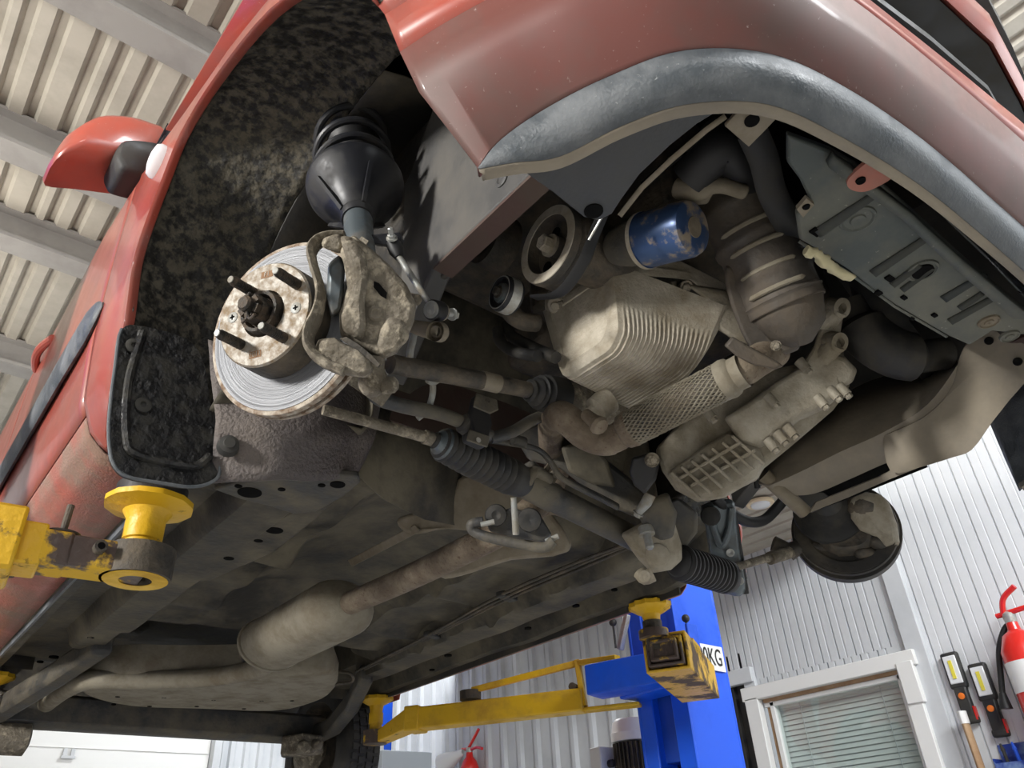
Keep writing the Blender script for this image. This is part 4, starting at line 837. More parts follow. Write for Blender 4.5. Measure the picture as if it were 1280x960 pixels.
for px, py, r in ((453, 352, .010), (496, 418, .012), (470, 392, .008)):
    p = AD(px, py, .957); b = MB(); b.lathe(p, (CAM-p), [(-.02, r*1.3), (.004, r*1.2), (.006, r*.8), (.003, 0)], 18); obj('casting_boss', b, M['iron'], cal)
block('caliper_fist', [(486, 395), (505, 400), (508, 425), (495, 442), (478, 447), (470, 430), (474, 410)], .945, .985, M['iron'], cal, .004, .8, 0, .001)
b = MB()
path = spline([AD(432, 295, .985), AD(414, 296, .985), AD(398, 302, .985), AD(389, 316, .98), AD(394, 338, .97), AD(401, 366, .96), AD(396, 394, .95), AD(386, 416, .94), AD(388, 436, .935), AD(405, 453, .93), AD(430, 464, .93)], 6)
b.tube(path, [.013+.005*(i/len(path)) for i in range(len(path))], 12, True, .36, hn); b.noise(.0008, 40); obj('caliper_carrier', b, M['iron'], cal, ang=50)
block('carrier_foot', [(398, 424), (418, 422), (428, 428), (448, 437), (464, 452), (467, 464), (458, 473), (432, 469), (405, 458), (390, 446)], .925, 1.0, M['iron'], cal, .004, .88, 0, .001)
block('carrier_top', [(404, 297), (424, 291), (430, 305), (426, 318), (410, 312), (401, 308)], .965, 1.0, M['iron'], cal, .004, .9)
block('caliper_inner_wall', [(410, 330), (424, 318), (432, 330), (430, 360), (426, 390), (414, 398), (408, 370)], .995, 1.02, M['strutgrey'], cal, .004, .9)
block('pad_plate', [(424, 423), (433, 421), (448, 430), (466, 445), (476, 456), (473, 460), (460, 450), (444, 437)], .930, .95, M['irondk'], cal, 0, .95)
b = MB(); b.tube([AD(468, 444, .97), AD(466, 462, .97), AD(472, 480, .98)], [.012, .013, .016], 12); b.sphere(AD(466, 479, .978), .018); b.lathe(AD(480, 482, .978), RX, [(0, .012), (.014, .011), (.018, .006)], 12); b.noise(.0025, 40); obj('slide_pin_boss', b, M['iron'], cal, ang=60)
# strut
s0 = A(449, 296, 'x', -.628); s1 = A(444, 250, 'x', -.622); sd_ = (A(437, 140, 'x', -.607)-s0).normalized()
b = MB(); b.tube([s0-sd_*.06, s0+sd_*.16], .0225, 24); strut = obj('strut_tube', b, M['strutgrey'], car)
sb = s0+sd_*.055
b = MB(); b.lathe(sb, sd_, [(0, .024), (.010, .027), (.03, .036), (.055, .056), (.078, .074), (.092, .080), (.100, .081), (.106, .078), (.106, .06), (.11, .03)], 48, False); seat = obj('spring_seat', b, M['strut'], car, solid=.003, ang=50)
b = MB(); b.lathe(sb, sd_, [(-.006, .025), (.002, .028), (.008, .028), (.012, .025)], 28); obj('seat_collar', b, M['strut'], car)
for a0 in (0.5, 1.9, 3.3, 4.7):
    uu, vv, _ = basis(sd_); e = uu*math.cos(a0)+vv*math.sin(a0); b = MB(); b.beam(sb+e*.025+sd_*.008, sb+e*.066+sd_*.068, .006, .012, e); obj('seat_rib', b, M['strut'], seat)
uu, vv, _ = basis(sd_); path = []
for i in range(150):
    t = i/150; a = 2*PI*3.6*t; path.append(sb+sd_*(.112+.23*t)+(uu*math.cos(a)+vv*math.sin(a))*(.066-.006*t))
b = MB(); b.tube(path, .0068, 10); obj('coil_spring', b, M['strut'], car)
b = MB(); b.lathe(sb+sd_*.11, sd_, [(0, .022)]+[(.02+.012*i, .036 if i % 2 else .044) for i in range(16)]+[(.23, .05)], 30); obj('dust_boot', b, M['rubberclean'], car, ang=60)
b = MB(); b.lathe(sb+sd_*.34, sd_, [(0, .02), (0, .075), (.02, .085), (.03, .085)], 36); obj('top_mount', b, M['strut'], car)
# link bracket on the strut, anti-roll bar link
lb = [AD(456, 300, 1.16), AD(463, 293, 1.16), AD(500, 290, 1.17), AD(503, 300, 1.17), AD(498, 308, 1.165), AD(470, 305, 1.16)]
b = MB(); b.prism(lb, RF*.02); obj('link_bracket', b, M['strut'], car, bevel=.002)
p = AD(490, 299, 1.16); q = AD(488, 287, 1.15)
b = MB(); b.lathe(p, q-p, [(0, .0085), (.003, .0085), (.003, .006)], 18); b.bolt(p, q-p, .0062, .008); b.lathe(p, q-p, [(.006, .004), (.018, .004), (.019, .003)], 12); obj('link_nut', b, M['bright'], car)
l0, l1 = AD(499, 322, 1.16), AD(536, 378, 1.12)
b = MB(); b.tube([l0, l0.lerp(l1, .5), l0.lerp(l1, .85), l1], [.0052, .0052, .0045, .0036], 12); lk = obj('stabiliser_link', b, M['zinc'], car)
b = MB(); b.tube([AD(491, 303, 1.17), AD(496, 314, 1.165), l0], [.011, .012, .007], 14); obj('link_joint_boot', b, M['rubberclean'], lk)
ba = (AD(560, 391, 1.13)-AD(538, 386, 1.09)).normalized(); bc = AD(539, 387, 1.10)
b = MB(); b.lathe(bc, ba, [(-.0, .0135), (.002, .015), (.022, .015), (.024, .013)], 28); obj('link_bushing', b, M['rubberclean'], lk)
b = MB(); b.lathe(bc, -ba, [(0, .0128), (.0012, .0128), (.0012, .010), (.0006, .010), (.0006, .0072), (.002, .0072), (.002, .0045), (.001, 0)], 26, False); obj('bushing_sleeve', b, M['bright'], lk)
b = MB(); b.lathe(bc, ba, [(.024, .0135), (.028, .0135), (.028, .006)], 24); obj('bushing_washer', b, M['iron'], lk)
b = MB(); b.lathe(bc, ba, [(.028, .0042), (.062, .0042)], 12); b.bolt(bc+ba*.054, ba, .0070, .012); obj('link_bolt', b, M['bright'], lk)
b = MB(); b.tube(spline([AD(516, 409, 1.13), AD(528, 411, 1.12), AD(540, 414, 1.11)], 4), [.010, .0105, .011, .011, .0115, .012, .012, .0125, .013], 16); b.lathe(AD(548, 415, 1.105)-ba*.008, ba, [(0, .0145), (.014, .0145), (.014, .0085), (0, .0085)], 24, False); obj('bar_end_eye', b, M['tan'], car)
b = MB(); b.tube(spline([AD(517, 412, 1.13), AD(516, 425, 1.125), AD(513, 438, 1.12), AD(512, 447, 1.12)], 5), [.006]*4+[.0055]*12, 10); obj('brake_hose_clip', b, M['zinc'], car)
b = MB(); b.tube(spline([AD(505, 370, 1.17), AD(517, 372, 1.15), AD(522, 378, 1.14)], 4), .006, 10); b.sphere(AD(521, 374, 1.14), .008); obj('bleed_nipple', b, M['iron'], cal)
# driveshaft with boots
dy = .0
d0, d1, d2, d3 = A(488, 455, 'y', dy), A(604, 476, 'y', dy), A(662, 488, 'y', dy), A(668, 489, 'y', dy)
b = MB(); b.tube([d0, d1], .0150, 20); b.tube([d1, d2], .0140, 20); ds = obj('drive_shaft', b, M['irondk'], car)
b = MB(); b.tube([A(601, 475, 'y', dy), A(622, 480, 'y', dy)], .0156, 20); obj('shaft_sticker', b, M['tan'], ds)
dd = (d2-d1).normalized()
b = MB(); b.lathe(d2, dd, [(-.004, .016), (0, .020), (.004, .020), (.006, .017), (.010, .023), (.014, .026), (.016, .021), (.021, .030), (.025, .030), (.028, .026), (.034, .033), (.05, .034), (.075, .034)], 32); obj('inner_joint_boot', b, M['rubber'], car)
b = MB(); b.lathe(d2, dd, [(.07, .033), (.11, .040), (.15, .044), (.2, .05)], 28); obj('inner_joint', b, M['iron'], car)
# anti-roll bar with clamp
b = MB(); b.tube(spline([A(466, 490, 'y', .04), A(476, 499, 'y', .04), A(510, 509, 'y', .05), A(548, 517, 'y', .06), A(580, 529, 'y', .06), A(612, 545, 'y', .07)], 6), .0115, 16); arb = obj('anti_roll_bar', b, M['frame'], car)
b = MB(); b.tube(spline([A(612, 548, 'y', .07), A(640, 540, 'y', .06), A(668, 524, 'y', .05), A(700, 515, 'y', .04), A(740, 513, 'y', .04)], 6), .0105, 14); obj('anti_roll_bar_middle', b, M['frame'], arb)
cl = [(595, 493), (602, 491), (621, 500), (622, 510), (613, 515), (616, 530), (612, 545), (609, 557), (603, 558), (585, 549), (584, 540), (592, 536), (588, 520), (592, 507)]
q = [A(x, y, 'y', .035) for x, y in cl]; b = MB(); b.prism(q, (0, .016, 0)); ck = obj('bar_clamp', b, M['rubberclean'], car, bevel=.003)
for pts in ([(596, 490), (622, 499), (624, 512), (613, 517), (592, 508)], [(587, 536), (613, 545), (610, 559), (584, 550)]):
    b = MB(); b.prism([A(x, y, 'y', .033) for x, y in pts], (0, .004, 0)); obj('clamp_plate', b, M['frame'], ck, bevel=.002)
for px, py in ((610, 501), (598, 550)):
    p = A(px, py, 'y', .031); b = MB(); b.lathe(p, (0, -1, 0), [(0, .0045), (.001, .0045), (.001, .003), (0, 0)], 14); obj('clamp_hole', b, M['bright'] if py > 530 else M['irondk'], ck)
b = MB(); b.lathe(A(577, 526, 'y', .055), (1, .1, -.25), [(0, .013), (.004, .018), (.018, .019), (.03, .017)], 22); obj('bar_bushing', b, M['rubber'], ck)
b = MB(); b.tube(spline([A(541, 478, 'y', .03), A(541, 490, 'y', .04), A(539, 500, 'y', .05), A(534, 513, 'y', .07), A(522, 523, 'y', .08)], 5), .0052, 10); b.lathe(A(541, 472, 'y', .02), (0, 0, -1), [(0, .012), (.006, .012), (.01, .007)], 16); obj('drain_pipe', b, M['zinc'], car)
# steering rack: tie rod, gaiters, tube, pinion housing
t0, t1 = A(404, 512, 'y', .13), A(545, 550, 'y', .105)
b = MB(); b.tube([t0, t1], [.0085, .0095], 16); b.tube([A(530, 546, 'y', .108), A(540, 549, 'y', .106)], .012, 16); obj('tie_rod', b, M['iron'], car)
r0, r1 = A(541, 549, 'y', .105), A(655, 604, 'y', .135); rd_ = (r1-r0); L_ = rd_.length
prof = [(0, .010), (.004, .013), (.010, .014), (.018, .026)]
for i in range(11):
    s_ = .02+.0095*i*(L_/.135); r = .030+.003*min(1, i/4)
    prof += [(s_, r-.006), (s_+.0035*(L_/.135), r), (s_+.006*(L_/.135), r)]
prof += [(L_-.004, .028), (L_, .026)]
b = MB(); b.lathe(r0, rd_, prof, 32); obj('steering_gaiter', b, M['rubber'], car, ang=60)
b = MB(); b.lathe(r0, rd_, [(.005, .0145), (.009, .0148), (.020, .027), (.024, .0275)], 28, False); obj('gaiter_end', b, M['strutgrey'], car)
ra, rb = A(650, 601, 'y', .135), A(812, 683, 'y', .185)
b = MB(); b.tube([ra, A(690, 622, 'y', .15)], [.027, .028], 24); b.tube([A(686, 620, 'y', .15), rb], .0255, 24); rk = obj('rack_tube', b, M['frame'], car)
b = MB(); b.tube(spline([A(655, 608, 'y', .12), A(668, 590, 'y', .11), A(688, 600, 'y', .12)], 4), .012, 12); b.box(A(668, 598, 'y', .13), (.05, .03, .05), (1, 0, -.3)); b.noise(.003, 30); obj('rack_mount', b, M['frame'], rk, bevel=.008)
for off, ys in ((0, ((616, 551), (660, 558), (678, 566), (690, 580), (706, 600), (760, 628), (772, 635))), (1, ((690, 592), (720, 606), (760, 626), (772, 633)))):
    b = MB(); b.tube(spline([A(x, y, 'y', .09+.02*off) for x, y in ys], 6), .0055, 10); obj('fluid_line', b, M['frame'], rk)
b = MB(); b.tube(spline([A(640, 549, 'y', .08), A(655, 553, 'y', .08)], 4), .010, 12); obj('line_fitting', b, M['rubber'], rk)
for px, py in ((688, 593),):
    p = A(px, py, 'y', .12); b = MB(); b.box(p, (.032, .004, .026), (1, 0, -.5), (0, 1, .3)); b.bolt(p-V(0, .003, 0), (0, -1, -.4), .006, .006); obj('line_bracket', b, M['iron'], rk, bevel=.002)
gp = [(775, 668), (800, 655), (822, 640), (842, 650), (852, 680), (852, 700), (838, 712), (815, 716), (798, 700)]
hous = block('pinion_housing', gp, 1.50, 1.60, M['gear'], car, .012, .8, 0, .004)
b = MB(); p = AD(822, 694, 1.50); b.lathe(p, CAM-p+V(0, 0, -.3), [(-.02, .024), (.006, .023), (.009, .018), (.010, 0)], 24); obj('pinion_cap', b, M['gear'], hous)
p = AD(808, 666, 1.47); b = MB(); b.lathe(p, V(0, -.1, -1), [(-.012, .014), (0, .016), (.004, .016), (.004, .008), (.03, .008), (.034, .005)], 18); obj('housing_bolt', b, M['zinc'], hous)
b = MB(); b.tube(spline([AD(800, 716, 1.5), AD(806, 722, 1.49), AD(816, 718, 1.49)], 3), .014, 12); b.lathe(AD(806, 720, 1.48), CAM-p, [(0, .011), (.003, .011), (.003, .006), (0, 0)], 14); obj('housing_lug', b, M['gear'], hous)
block('housing_top', [(798, 645), (812, 622), (834, 616), (845, 640), (842, 672), (826, 676), (806, 664)], 1.47, 1.58, M['frame'], hous, .01, .8, 0, .004)
b = MB(); b.tube([AD(798, 640, 1.45), AD(808, 628, 1.44), AD(813, 618, 1.44)], [.008, .011, .011], 12); b.bolt(AD(798, 641, 1.45), AD(798, 641, 1.45)-AD(813, 618, 1.44), .008, .008); obj('line_union', b, M['zinc'], hous)
g0, g1 = AD(846, 702, 1.54), AD(910, 722, 1.66); gd_ = g1-g0; Lg = gd_.length
prof = [(0, .026), (.006, .030)]
for i in range(12):
    s_ = .010+(Lg-.02)/12*i; prof += [(s_, .028), (s_+.004, .0365), (s_+.008, .0365)]
prof += [(Lg-.006, .036), (Lg, .030), (Lg+.004, .012)]
b = MB(); b.lathe(g0, gd_, prof, 32); obj('steering_gaiter', b, M['rubberclean'], car, ang=60)
b = MB(); b.tube([AD(906, 713, 1.66), AD(950, 700, 1.76), AD(985, 690, 1.83)], [.008, .0095, .012], 14); b.tube([AD(962, 698, 1.78), AD(988, 690, 1.83)], .015, 14); obj('tie_rod', b, M['iron'], car)
# ------------------------------------------------------------------ engine: sump, pulleys, filter, exhaust front
def sump_section(x):
    X_ = [-.256, -.24, -.17, -.10, -.085, -.05]
    def g(v): return interp(x, X_, v)
    rt = (g([-.030, -.030, -.03, -.03, -.03, -.03]), g([2.355, 2.355, 2.36, 2.365, 2.37, 2.38]))
    rb = (g([-.062, -.066, -.065, -.062, -.06, -.05]), g([2.189, 2.184, 2.180, 2.177, 2.19, 2.29]))
    fb = (g([-.172, -.178, -.190, -.202, -.20, -.19]), g([2.187, 2.183, 2.181, 2.181, 2.195, 2.29]))
    fc_ = (g([-.197, -.204, -.222, -.240, -.24, -.24]), g([2.212, 2.208, 2.206, 2.207, 2.22, 2.30]))
    ft = (g([-.203, -.213, -.25, -.295, -.30, -.31]), g([2.345, 2.340, 2.31, 2.270, 2.275, 2.33]))
    return rt, rb, fb, fc_, ft
rows = []
NS = 240
for i in range(NS+1):
    x = lerp(-.256, -.05, i/NS)
    rt, rb, fb, fc_, ft = sump_section(x)
    pts = []
    for a, b2, n in ((rt, rb, 8), (rb, fb, 14), (fb, fc_, 6), (fc_, ft, 10)):
        for k in range(n): pts.append((lerp(a[0], b2[0], k/n), lerp(a[1], b2[1], k/n)))
    pts.append(ft)
    # round the two lower corners
    for _ in range(3): pts = [pts[0]]+[((pts[k-1][0]+2*pts[k][0]+pts[k+1][0])/4, (pts[k-1][1]+2*pts[k][1]+pts[k+1][1])/4) for k in range(1, len(pts)-1)]+[pts[-1]]
    rib = .0016*math.sin(2*PI*i/9)
    ca_ = (sum(p[0] for p in pts)/len(pts), 2.30); row = []
    for k, (y, z) in enumerate(pts):
        w_ = 1 if 7 < k < 30 else max(0, 1-abs(k-7 if k < 8 else k-29)/3)
        dy, dz = y-ca_[0], z-ca_[1]; l = math.hypot(dy, dz); e = rib*w_ if 9 < i < 190 else 0
        row.append(V(x-e*.5, y+dy/l*e, z+dz/l*e))
    rows.append(row)
b = MB(); b.grid(rows); c0 = V(-.256, -.115, 2.28)
b.loft([rows[0], [c0.lerp(q, .93)+V(-.002, 0, 0) for q in rows[0]], [c0.lerp(q, .75)+V(-.002, 0, 0) for q in rows[0]], [c0.lerp(q, .70)+V(.003, 0, 0) for q in rows[0]], [c0.lerp(q, .05)+V(.003, 0, 0) for q in rows[0]]], True, True)
sump = obj('oil_sump', b, M['alu'], car, ang=50)
fl_ = [(681, 393), (684, 376), (692, 364), (756, 331), (782, 321), (806, 319), (838, 328), (905, 362), (922, 376), (906, 386), (862, 352), (805, 343), (765, 346), (702, 376), (690, 394)]
dp = [1.385, 1.385, 1.38, 1.33, 1.315, 1.30, 1.30, 1.30, 1.30, 1.29, 1.28, 1.28, 1.30, 1.36, 1.375]
fr = [AD(p[0], p[1], d) for p, d in zip(fl_, dp)]
b = MB(); b.prism(fr, V(0, 0, .02)); obj('sump_flange', b, M['alu'], sump, bevel=.004)
b = MB(); b.lathe(AD(695, 381, 1.36), V(-.6, -.3, -.9), [(-.01, .022), (.004, .014), (.006, .009), (.004, .007), (.010, .007), (.011, .003)], 20); obj('flange_boss', b, M['alu'], sump)
for px, py, d in ((738, 350, 1.345), (858, 357, 1.285), (701, 378, 1.36)):
    b = MB(); p = AD(px, py, d); b.bolt(p, V(-.4, -.3, -.9), .0075, .012); obj('sump_bolt', b, M['iron'], sump)
for a, c, wd in (((757, 336), (772, 394), .010), ((806, 330), (804, 386), .012), ((843, 345), (842, 400), .008), ((856, 352), (853, 405), .008), ((786, 330), (792, 395), .012)):
    p = AD(a[0], a[1], 1.31); q = AD(c[0], c[1], 1.265); b = MB(); b.loft([[p+V(-wd, 0, 0), p+V(0, -.004, 0), p+V(wd, 0, 0), p+V(0, .03, 0)], [q+V(-wd*.4, .004, 0), q+V(0, .002, 0), q+V(wd*.4, .004, 0), q+V(0, .03, 0)]]); obj('sump_rib', b, M['alu'], sump, bevel=.002)
b = MB(); p = A(745, 512, 'y', -.07); b.lathe(p, V(-.6, .4, -.6), [(-.03, .024), (.0, .022), (.004, .012), (.014, .012)], 16); obj('drain_plug', b, M['alu'], sump)
b = MB(); b.box((-.02, -.15, 2.53), (.44, .36, .28)); b.noise(.008, 12); obj('engine_block_lower', b, M['irondk'], car, bevel=.015)
# crank pulley
pcx = A(686, 306, 'x', -.375); ax = V(-1, .04, -.04).normalized()
b = MB(); b.lathe(pcx, ax, [(-.045, .062), (-.040, .066), (-.034, .062), (-.03, .066), (-.025, .062), (-.02, .066), (-.015, .062), (-.01, .067), (0, .067), (.003, .066), (.003, .050), (-.018, .047), (-.022, .020), (-.004, .018), (-.004, 0)], 60, False); pul = obj('crank_pulley', b, M['irondk'], car, ang=30)
b = MB(); b.lathe(pcx, ax, [(.0028, .066), (.0045, .0655), (.0045, .0505), (.0025, .050)], 60, False); obj('pulley_face', b, M['alu'], pul, ang=30)
b = MB(); b.bolt(pcx-ax*.006, ax, .014, .022); b.lathe(pcx, ax, [(.014, .008), (.0165, .008), (.0165, .006), (.012, 0)], 16, False); obj('pulley_bolt', b, M['alu'], pul)
u1, v1, _ = basis(ax)
for k in range(3):
    a = 2*PI*k/3+.5; b = MB(); b.lathe(pcx-ax*.020+(u1*math.cos(a)+v1*math.sin(a))*.034, ax, [(0, .010), (.0015, .010), (.002, .0085), (.001, 0)], 16); obj('pulley_hole', b, M['dark'], pul)
# idler and alternator pulleys and the belt
pid = A(626, 366, 'x', -.385)
b = MB(); b.lathe(pid, ax, [(-.026, .031), (0, .031), (.003, .029), (.003, .0265), (-.002, .025), (-.002, .018)], 44, False); idl = obj('idler_pulley', b, M['strut'], car, ang=30)
b = MB(); b.lathe(pid, ax, [(-.022, .0316), (-.004, .0316)], 44, False); b.lathe(pid, ax, [(.0032, .0292), (.0034, .0272)], 44, False); obj('idler_rim', b, M['bright'], idl)
b = MB(); b.lathe(pid, ax, [(-.002, .018), (.003, .016), (.005, .010), (.005, 0)], 30, False); obj('idler_cap', b, M['strutgrey'], idl)
b = MB(); b.bolt(pid+ax*.004, ax, .008, .009); obj('idler_bolt', b, M['irondk'], idl)
pal = A(604, 297, 'x', -.36)
b = MB(); b.lathe(pal, ax, [(-.05, .055), (-.01, .052), (0, .05), (.002, .038), (-.008, .035), (-.008, 0)], 44, False); obj('alternator_pulley', b, M['irondk'], car, ang=30)
b = MB(); c1 = A(722, 262, 'x', -.38); 
e = [A(700, 398-34, 'x', -.40), A(724, 340, 'x', -.40), A(742, 300, 'x', -.40), A(752, 268, 'x', -.40)]
b.tube(spline([A(668, 372, 'x', -.40), A(700, 366, 'x', -.40), A(728, 330, 'x', -.40), A(742, 295, 'x', -.40), A(756, 262, 'x', -.40)], 6), .010, 8, True, .25, (1, 0, 0))
obj('drive_belt', b, M['rubberclean'], car)
b = MB(); b.tube([A(736, 300, 'x', -.41), A(752, 272, 'x', -.41)], .0018, 8); obj('belt_edge', b, M['bright'], car)
b = MB(); b.lathe(pcx-ax*.05+V(0, 0, .02), -ax, [(0, .045), (.03, .05), (.1, .05)], 36); obj('timing_cover', b, M['irondk'], car); b = MB(); b.tube(spline([A(636, 388, 'x', -.35), A(652, 402, 'x', -.33), A(672, 404, 'x', -.30)], 4), .016, 12); b.noise(.004, 25); obj('front_cover', b, M['irondk'], car, bevel=.008)
for k, ys in enumerate((((622, 412), (626, 428), (645, 440), (672, 445)), ((634, 405), (640, 420), (668, 435), (695, 447)))):
    b = MB(); b.tube(spline([A(x, y, 'x', -.30+.02*k) for x, y in ys], 6), .0105, 12); obj('coolant_hose', b, M['rubber'], car)
# oil filter
f0, f1 = AD(806, 301, 1.20), AD(868, 284, 1.13); fa = (f1-f0).normalized()
fl2 = (f1-f0).length
b = MB(); b.lathe(f0, fa, [(0, .041), (.004, .0445), (.006, .0445), (.006, .0425), (.012, .043), (fl2-.012, .043), (fl2-.003, .040), (fl2, .034), (fl2, .0)], 48, False); fil = obj('oil_filter', b, M['filter'], car)
b = MB(); b.lathe(f0, fa, [(-.002, .042), (-.002, .0448), (.0055, .0448), (.0055, .043)], 48, False); obj('filter_rim', b, M['alu'], fil)
b = MB(); b.lathe(f1, fa, [(.0005, .016), (.0012, .0155), (.0012, 0)], 20); obj('filter_mark', b, M['tan'], fil)
b = MB(); b.lathe(f0, -fa, [(0, .036), (.03, .036), (.06, .03)], 28); b.tube([AD(762, 318, 1.27), AD(800, 302, 1.25)], .018, 14); b.tube([AD(770, 292, 1.22), AD(780, 300, 1.22)], .012, 10); b.noise(.003, 30); obj('filter_housing', b, M['frame'], car)
# catalyst with ribbed heat shield
cpath = [AD(905, 215, 1.26), AD(925, 262, 1.24), AD(948, 310, 1.225), AD(972, 362, 1.21), AD(983, 386, 1.205)]
cp = spline(cpath, 10); N_ = len(cp)
rr = [.062+.005*max(0, math.sin(i/N_*2*PI*5))**3*(1 if .2 < i/N_ < .85 else 0) for i in range(N_)]
b = MB(); b.tube(cp, rr, 40, False); cat = obj('catalyst_shield', b, M['shield'], car, solid=.003, ang=50)
b = MB(); b.tube([cp[-8], cp[-1], AD(996, 412, 1.20), AD(1000, 428, 1.205)], [.058, .0585, .045, .02], 36); obj('catalyst', b, M['shield'], cat, ang=50)
for i in range(4):                         # raised cross ribs on the shield
    c_ = cp[16+i*5]; t_ = (cp[17+i*5]-cp[15+i*5]).normalized(); e1 = (CAM-c_); e1 = (e1-e1.dot(t_)*t_).normalized(); e2 = t_.cross(e1)
    b = MB(); b.tube([c_+(e1*math.cos(a)+e2*math.sin(a))*.0635 for a in [-.75+1.5*k/16 for k in range(17)]], [.001]+[.0042]*15+[.001], 8); obj('shield_rib', b, M['exh'], cat)
block('engine_side', [(856, 354), (905, 362), (945, 398), (938, 432), (915, 424), (900, 412), (884, 378)], 1.27, 1.36, M['gear'], car, .006, .9, 0, .003)
lp = [(910, 330), (930, 352), (958, 380), (985, 415), (1000, 432), (992, 440), (965, 446), (940, 438), (920, 400), (906, 352)]
block('lower_shield', lp, 1.20, 1.23, M['shield'], cat, .005, .95, 3)
b = MB(); b.tube(spline([AD(905, 310, 1.19), AD(922, 340, 1.185), AD(932, 356, 1.18), (AD(926, 372, 1.18))], 4), .004, 8); b.tube([AD(918, 322, 1.185), AD(930, 340, 1.18)], .005, 6); pass
b = MB(); b.bolt(AD(970, 432, 1.15), CAM-AD(970, 432, 1.15), .006, .007); obj('shield_bolt', b, M['iron'], cat)
# flex pipe and front pipe
x0, x1 = A(786, 537, 'z', 2.105), A(908, 474, 'z', 2.12); fd = (x1-x0); fL = fd.length
b = MB(); b.lathe(x0, fd, [(0, .026), (.006, .0285), (fL-.006, .0285), (fL, .026)], 40); flex = obj('flexible_pipe', b, M['irondk'], car, ang=60)
uu, vv, dd = basis(fd); b = MB()
for sg in (1, -1):
    for k in range(26):
        P = []
        for i in range(61):
            t = i/60; a = 2*PI*k/26+sg*t*3.4; r_ = (.0292+.0006*math.sin(i*1.7+k*PI+sg))*(1-.08*max(0, abs(t-.5)*2-.9)/.1)
            P.append(x0+fd*t+(uu*math.cos(a)+vv*math.sin(a))*r_)
        b.tube(P, .00165, 5, False, .5)
obj('steel_braid', b, M['exh'], flex)
b = MB(); b.lathe(x0, fd, [(-.012, .024), (-.008, .029), (.004, .031), (.010, .0305)], 32, False); obj('flex_collar', b, M['rust'], flex)
b = MB(); b.lathe(x1, fd, [(-.008, .0305), (.002, .032), (.010, .030), (.014, .026), (.03, .0265)], 32, False); obj('flex_collar', b, M['exh'], flex)
b = MB(); b.tube(spline([x1+fd.normalized()*.01, A(930, 462, 'z', 2.13), A(948, 450, 'z', 2.15), A(968, 440, 'z', 2.19)], 6), .0255, 22); obj('front_pipe_upper', b, M['rust'], car)
b = MB(); b.tube(spline([x0-fd.normalized()*.004, A(768, 548, 'z', 2.10), A(750, 550, 'z', 2.105), A(730, 542, 'z', 2.115), A(714, 528, 'z', 2.13), A(700, 520, 'z', 2.15), A(690, 530, 'z', 2.22), A(690, 560, 'z', 2.25), A(700, 575, 'z', 2.25)], 8), [.024]*10+[.026]*55, 22); obj('front_pipe', b, M['rust'], car)
b = MB(); b.tube([A(732, 518, 'z', 2.125), A(752, 534, 'z', 2.09)], [.010, .013], 14); b.lathe(A(745, 529, 'z', 2.10), A(752, 534, 'z', 2.09)-A(732, 518, 'z', 2.125), [(0, .014), (.008, .016), (.014, .013)], 16); obj('oxygen_sensor', b, M['rust'], car)
# flange bracket above the flex pipe
block('pipe_flange', [(905, 432), (915, 420), (935, 432), (972, 452), (980, 458), (968, 462), (940, 455), (920, 445)], 1.13, 1.16, M['shield'], car, .003, .95)
# gearbox
gb = block('gearbox', [(828, 590), (818, 562), (850, 528), (890, 500), (930, 478), (975, 460), (1010, 452), (1040, 420), (1052, 440), (1062, 482), (1040, 512), (985, 560), (955, 585), (945, 600), (900, 622), (872, 628), (845, 612)], 1.42, 1.60, M['gear'], car, .012, .92, 0, .005)
# bell housing belt with bolts
block('bell_housing', [(905, 522), (940, 500), (968, 478), (1000, 458), (1018, 430), (1030, 395), (1048, 382), (1054, 400), (1048, 432), (1052, 465), (1060, 488), (1030, 512), (1000, 525), (975, 545), (950, 560), (925, 552)], 1.37, 1.46, M['gear'], gb, .008, .86, 0, .004)
block('differential_cover', [(832, 592), (880, 558), (912, 540), (945, 556), (958, 578), (948, 598), (905, 622), (872, 628), (846, 612)], 1.385, 1.46, M['gear'], gb, .01, .84, 0, .002)
for i in range(7):
    t = i/6; a = (lerp(838, 915, t), lerp(590, 545, t)); c = (lerp(876, 955, t), lerp(624, 580, t))
    b = MB(); b.beam(AD(a[0], a[1], 1.378), AD(c[0], c[1], 1.372), .006, .012, CAM-AD(900, 580, 1.38)); obj('case_rib', b, M['gear'], gb, bevel=.002)
for a, c in (((862, 608), (944, 563)), ((846, 600), (926, 553))):
    b = MB(); b.beam(AD(a[0], a[1], 1.378), AD(c[0], c[1], 1.374), .006, .012, CAM-AD(900, 580, 1.38)); obj('case_rib', b, M['gear'], gb, bevel=.002)
for px, py in ((968, 560), (980, 551), (992, 543), (1046, 496), (1058, 492), (1030, 506), (968, 505), (1008, 461), (890, 522)):
    p = AD(px, py, 1.365); b = MB(); b.bolt(p, V(.35, -.3, -.9), .0065, .010); b.lathe(p, V(.35, -.3, -.9), [(-.02, .0095), (.0, .0085)], 14); obj('case_bolt', b, M['gear'], gb)
for px, py in ((1049, 385), (1046, 428)):
    p = AD(px, py, 1.36); b = MB(); b.lathe(p, V(-.2, -.6, -.5), [(-.02, .02), (.008, .018), (.009, .009), (-.004, .008), (-.004, 0)], 22, False); b.tube([p, AD(px-22, py+22, 1.39)], [.017, .022], 12); obj('mounting_ear', b, M['gear'], gb)
block('case_cover', [(868, 500), (905, 478), (935, 470), (965, 470), (975, 490), (950, 508), (915, 520), (890, 530)], 1.43, 1.50, M['gear'], gb, .008, .9, 2)
block('clutch_cover', [(1036, 440), (1056, 446), (1072, 462), (1066, 478), (1050, 486), (1034, 470)], 1.37, 1.42, M['gear'], gb, .005, .85)
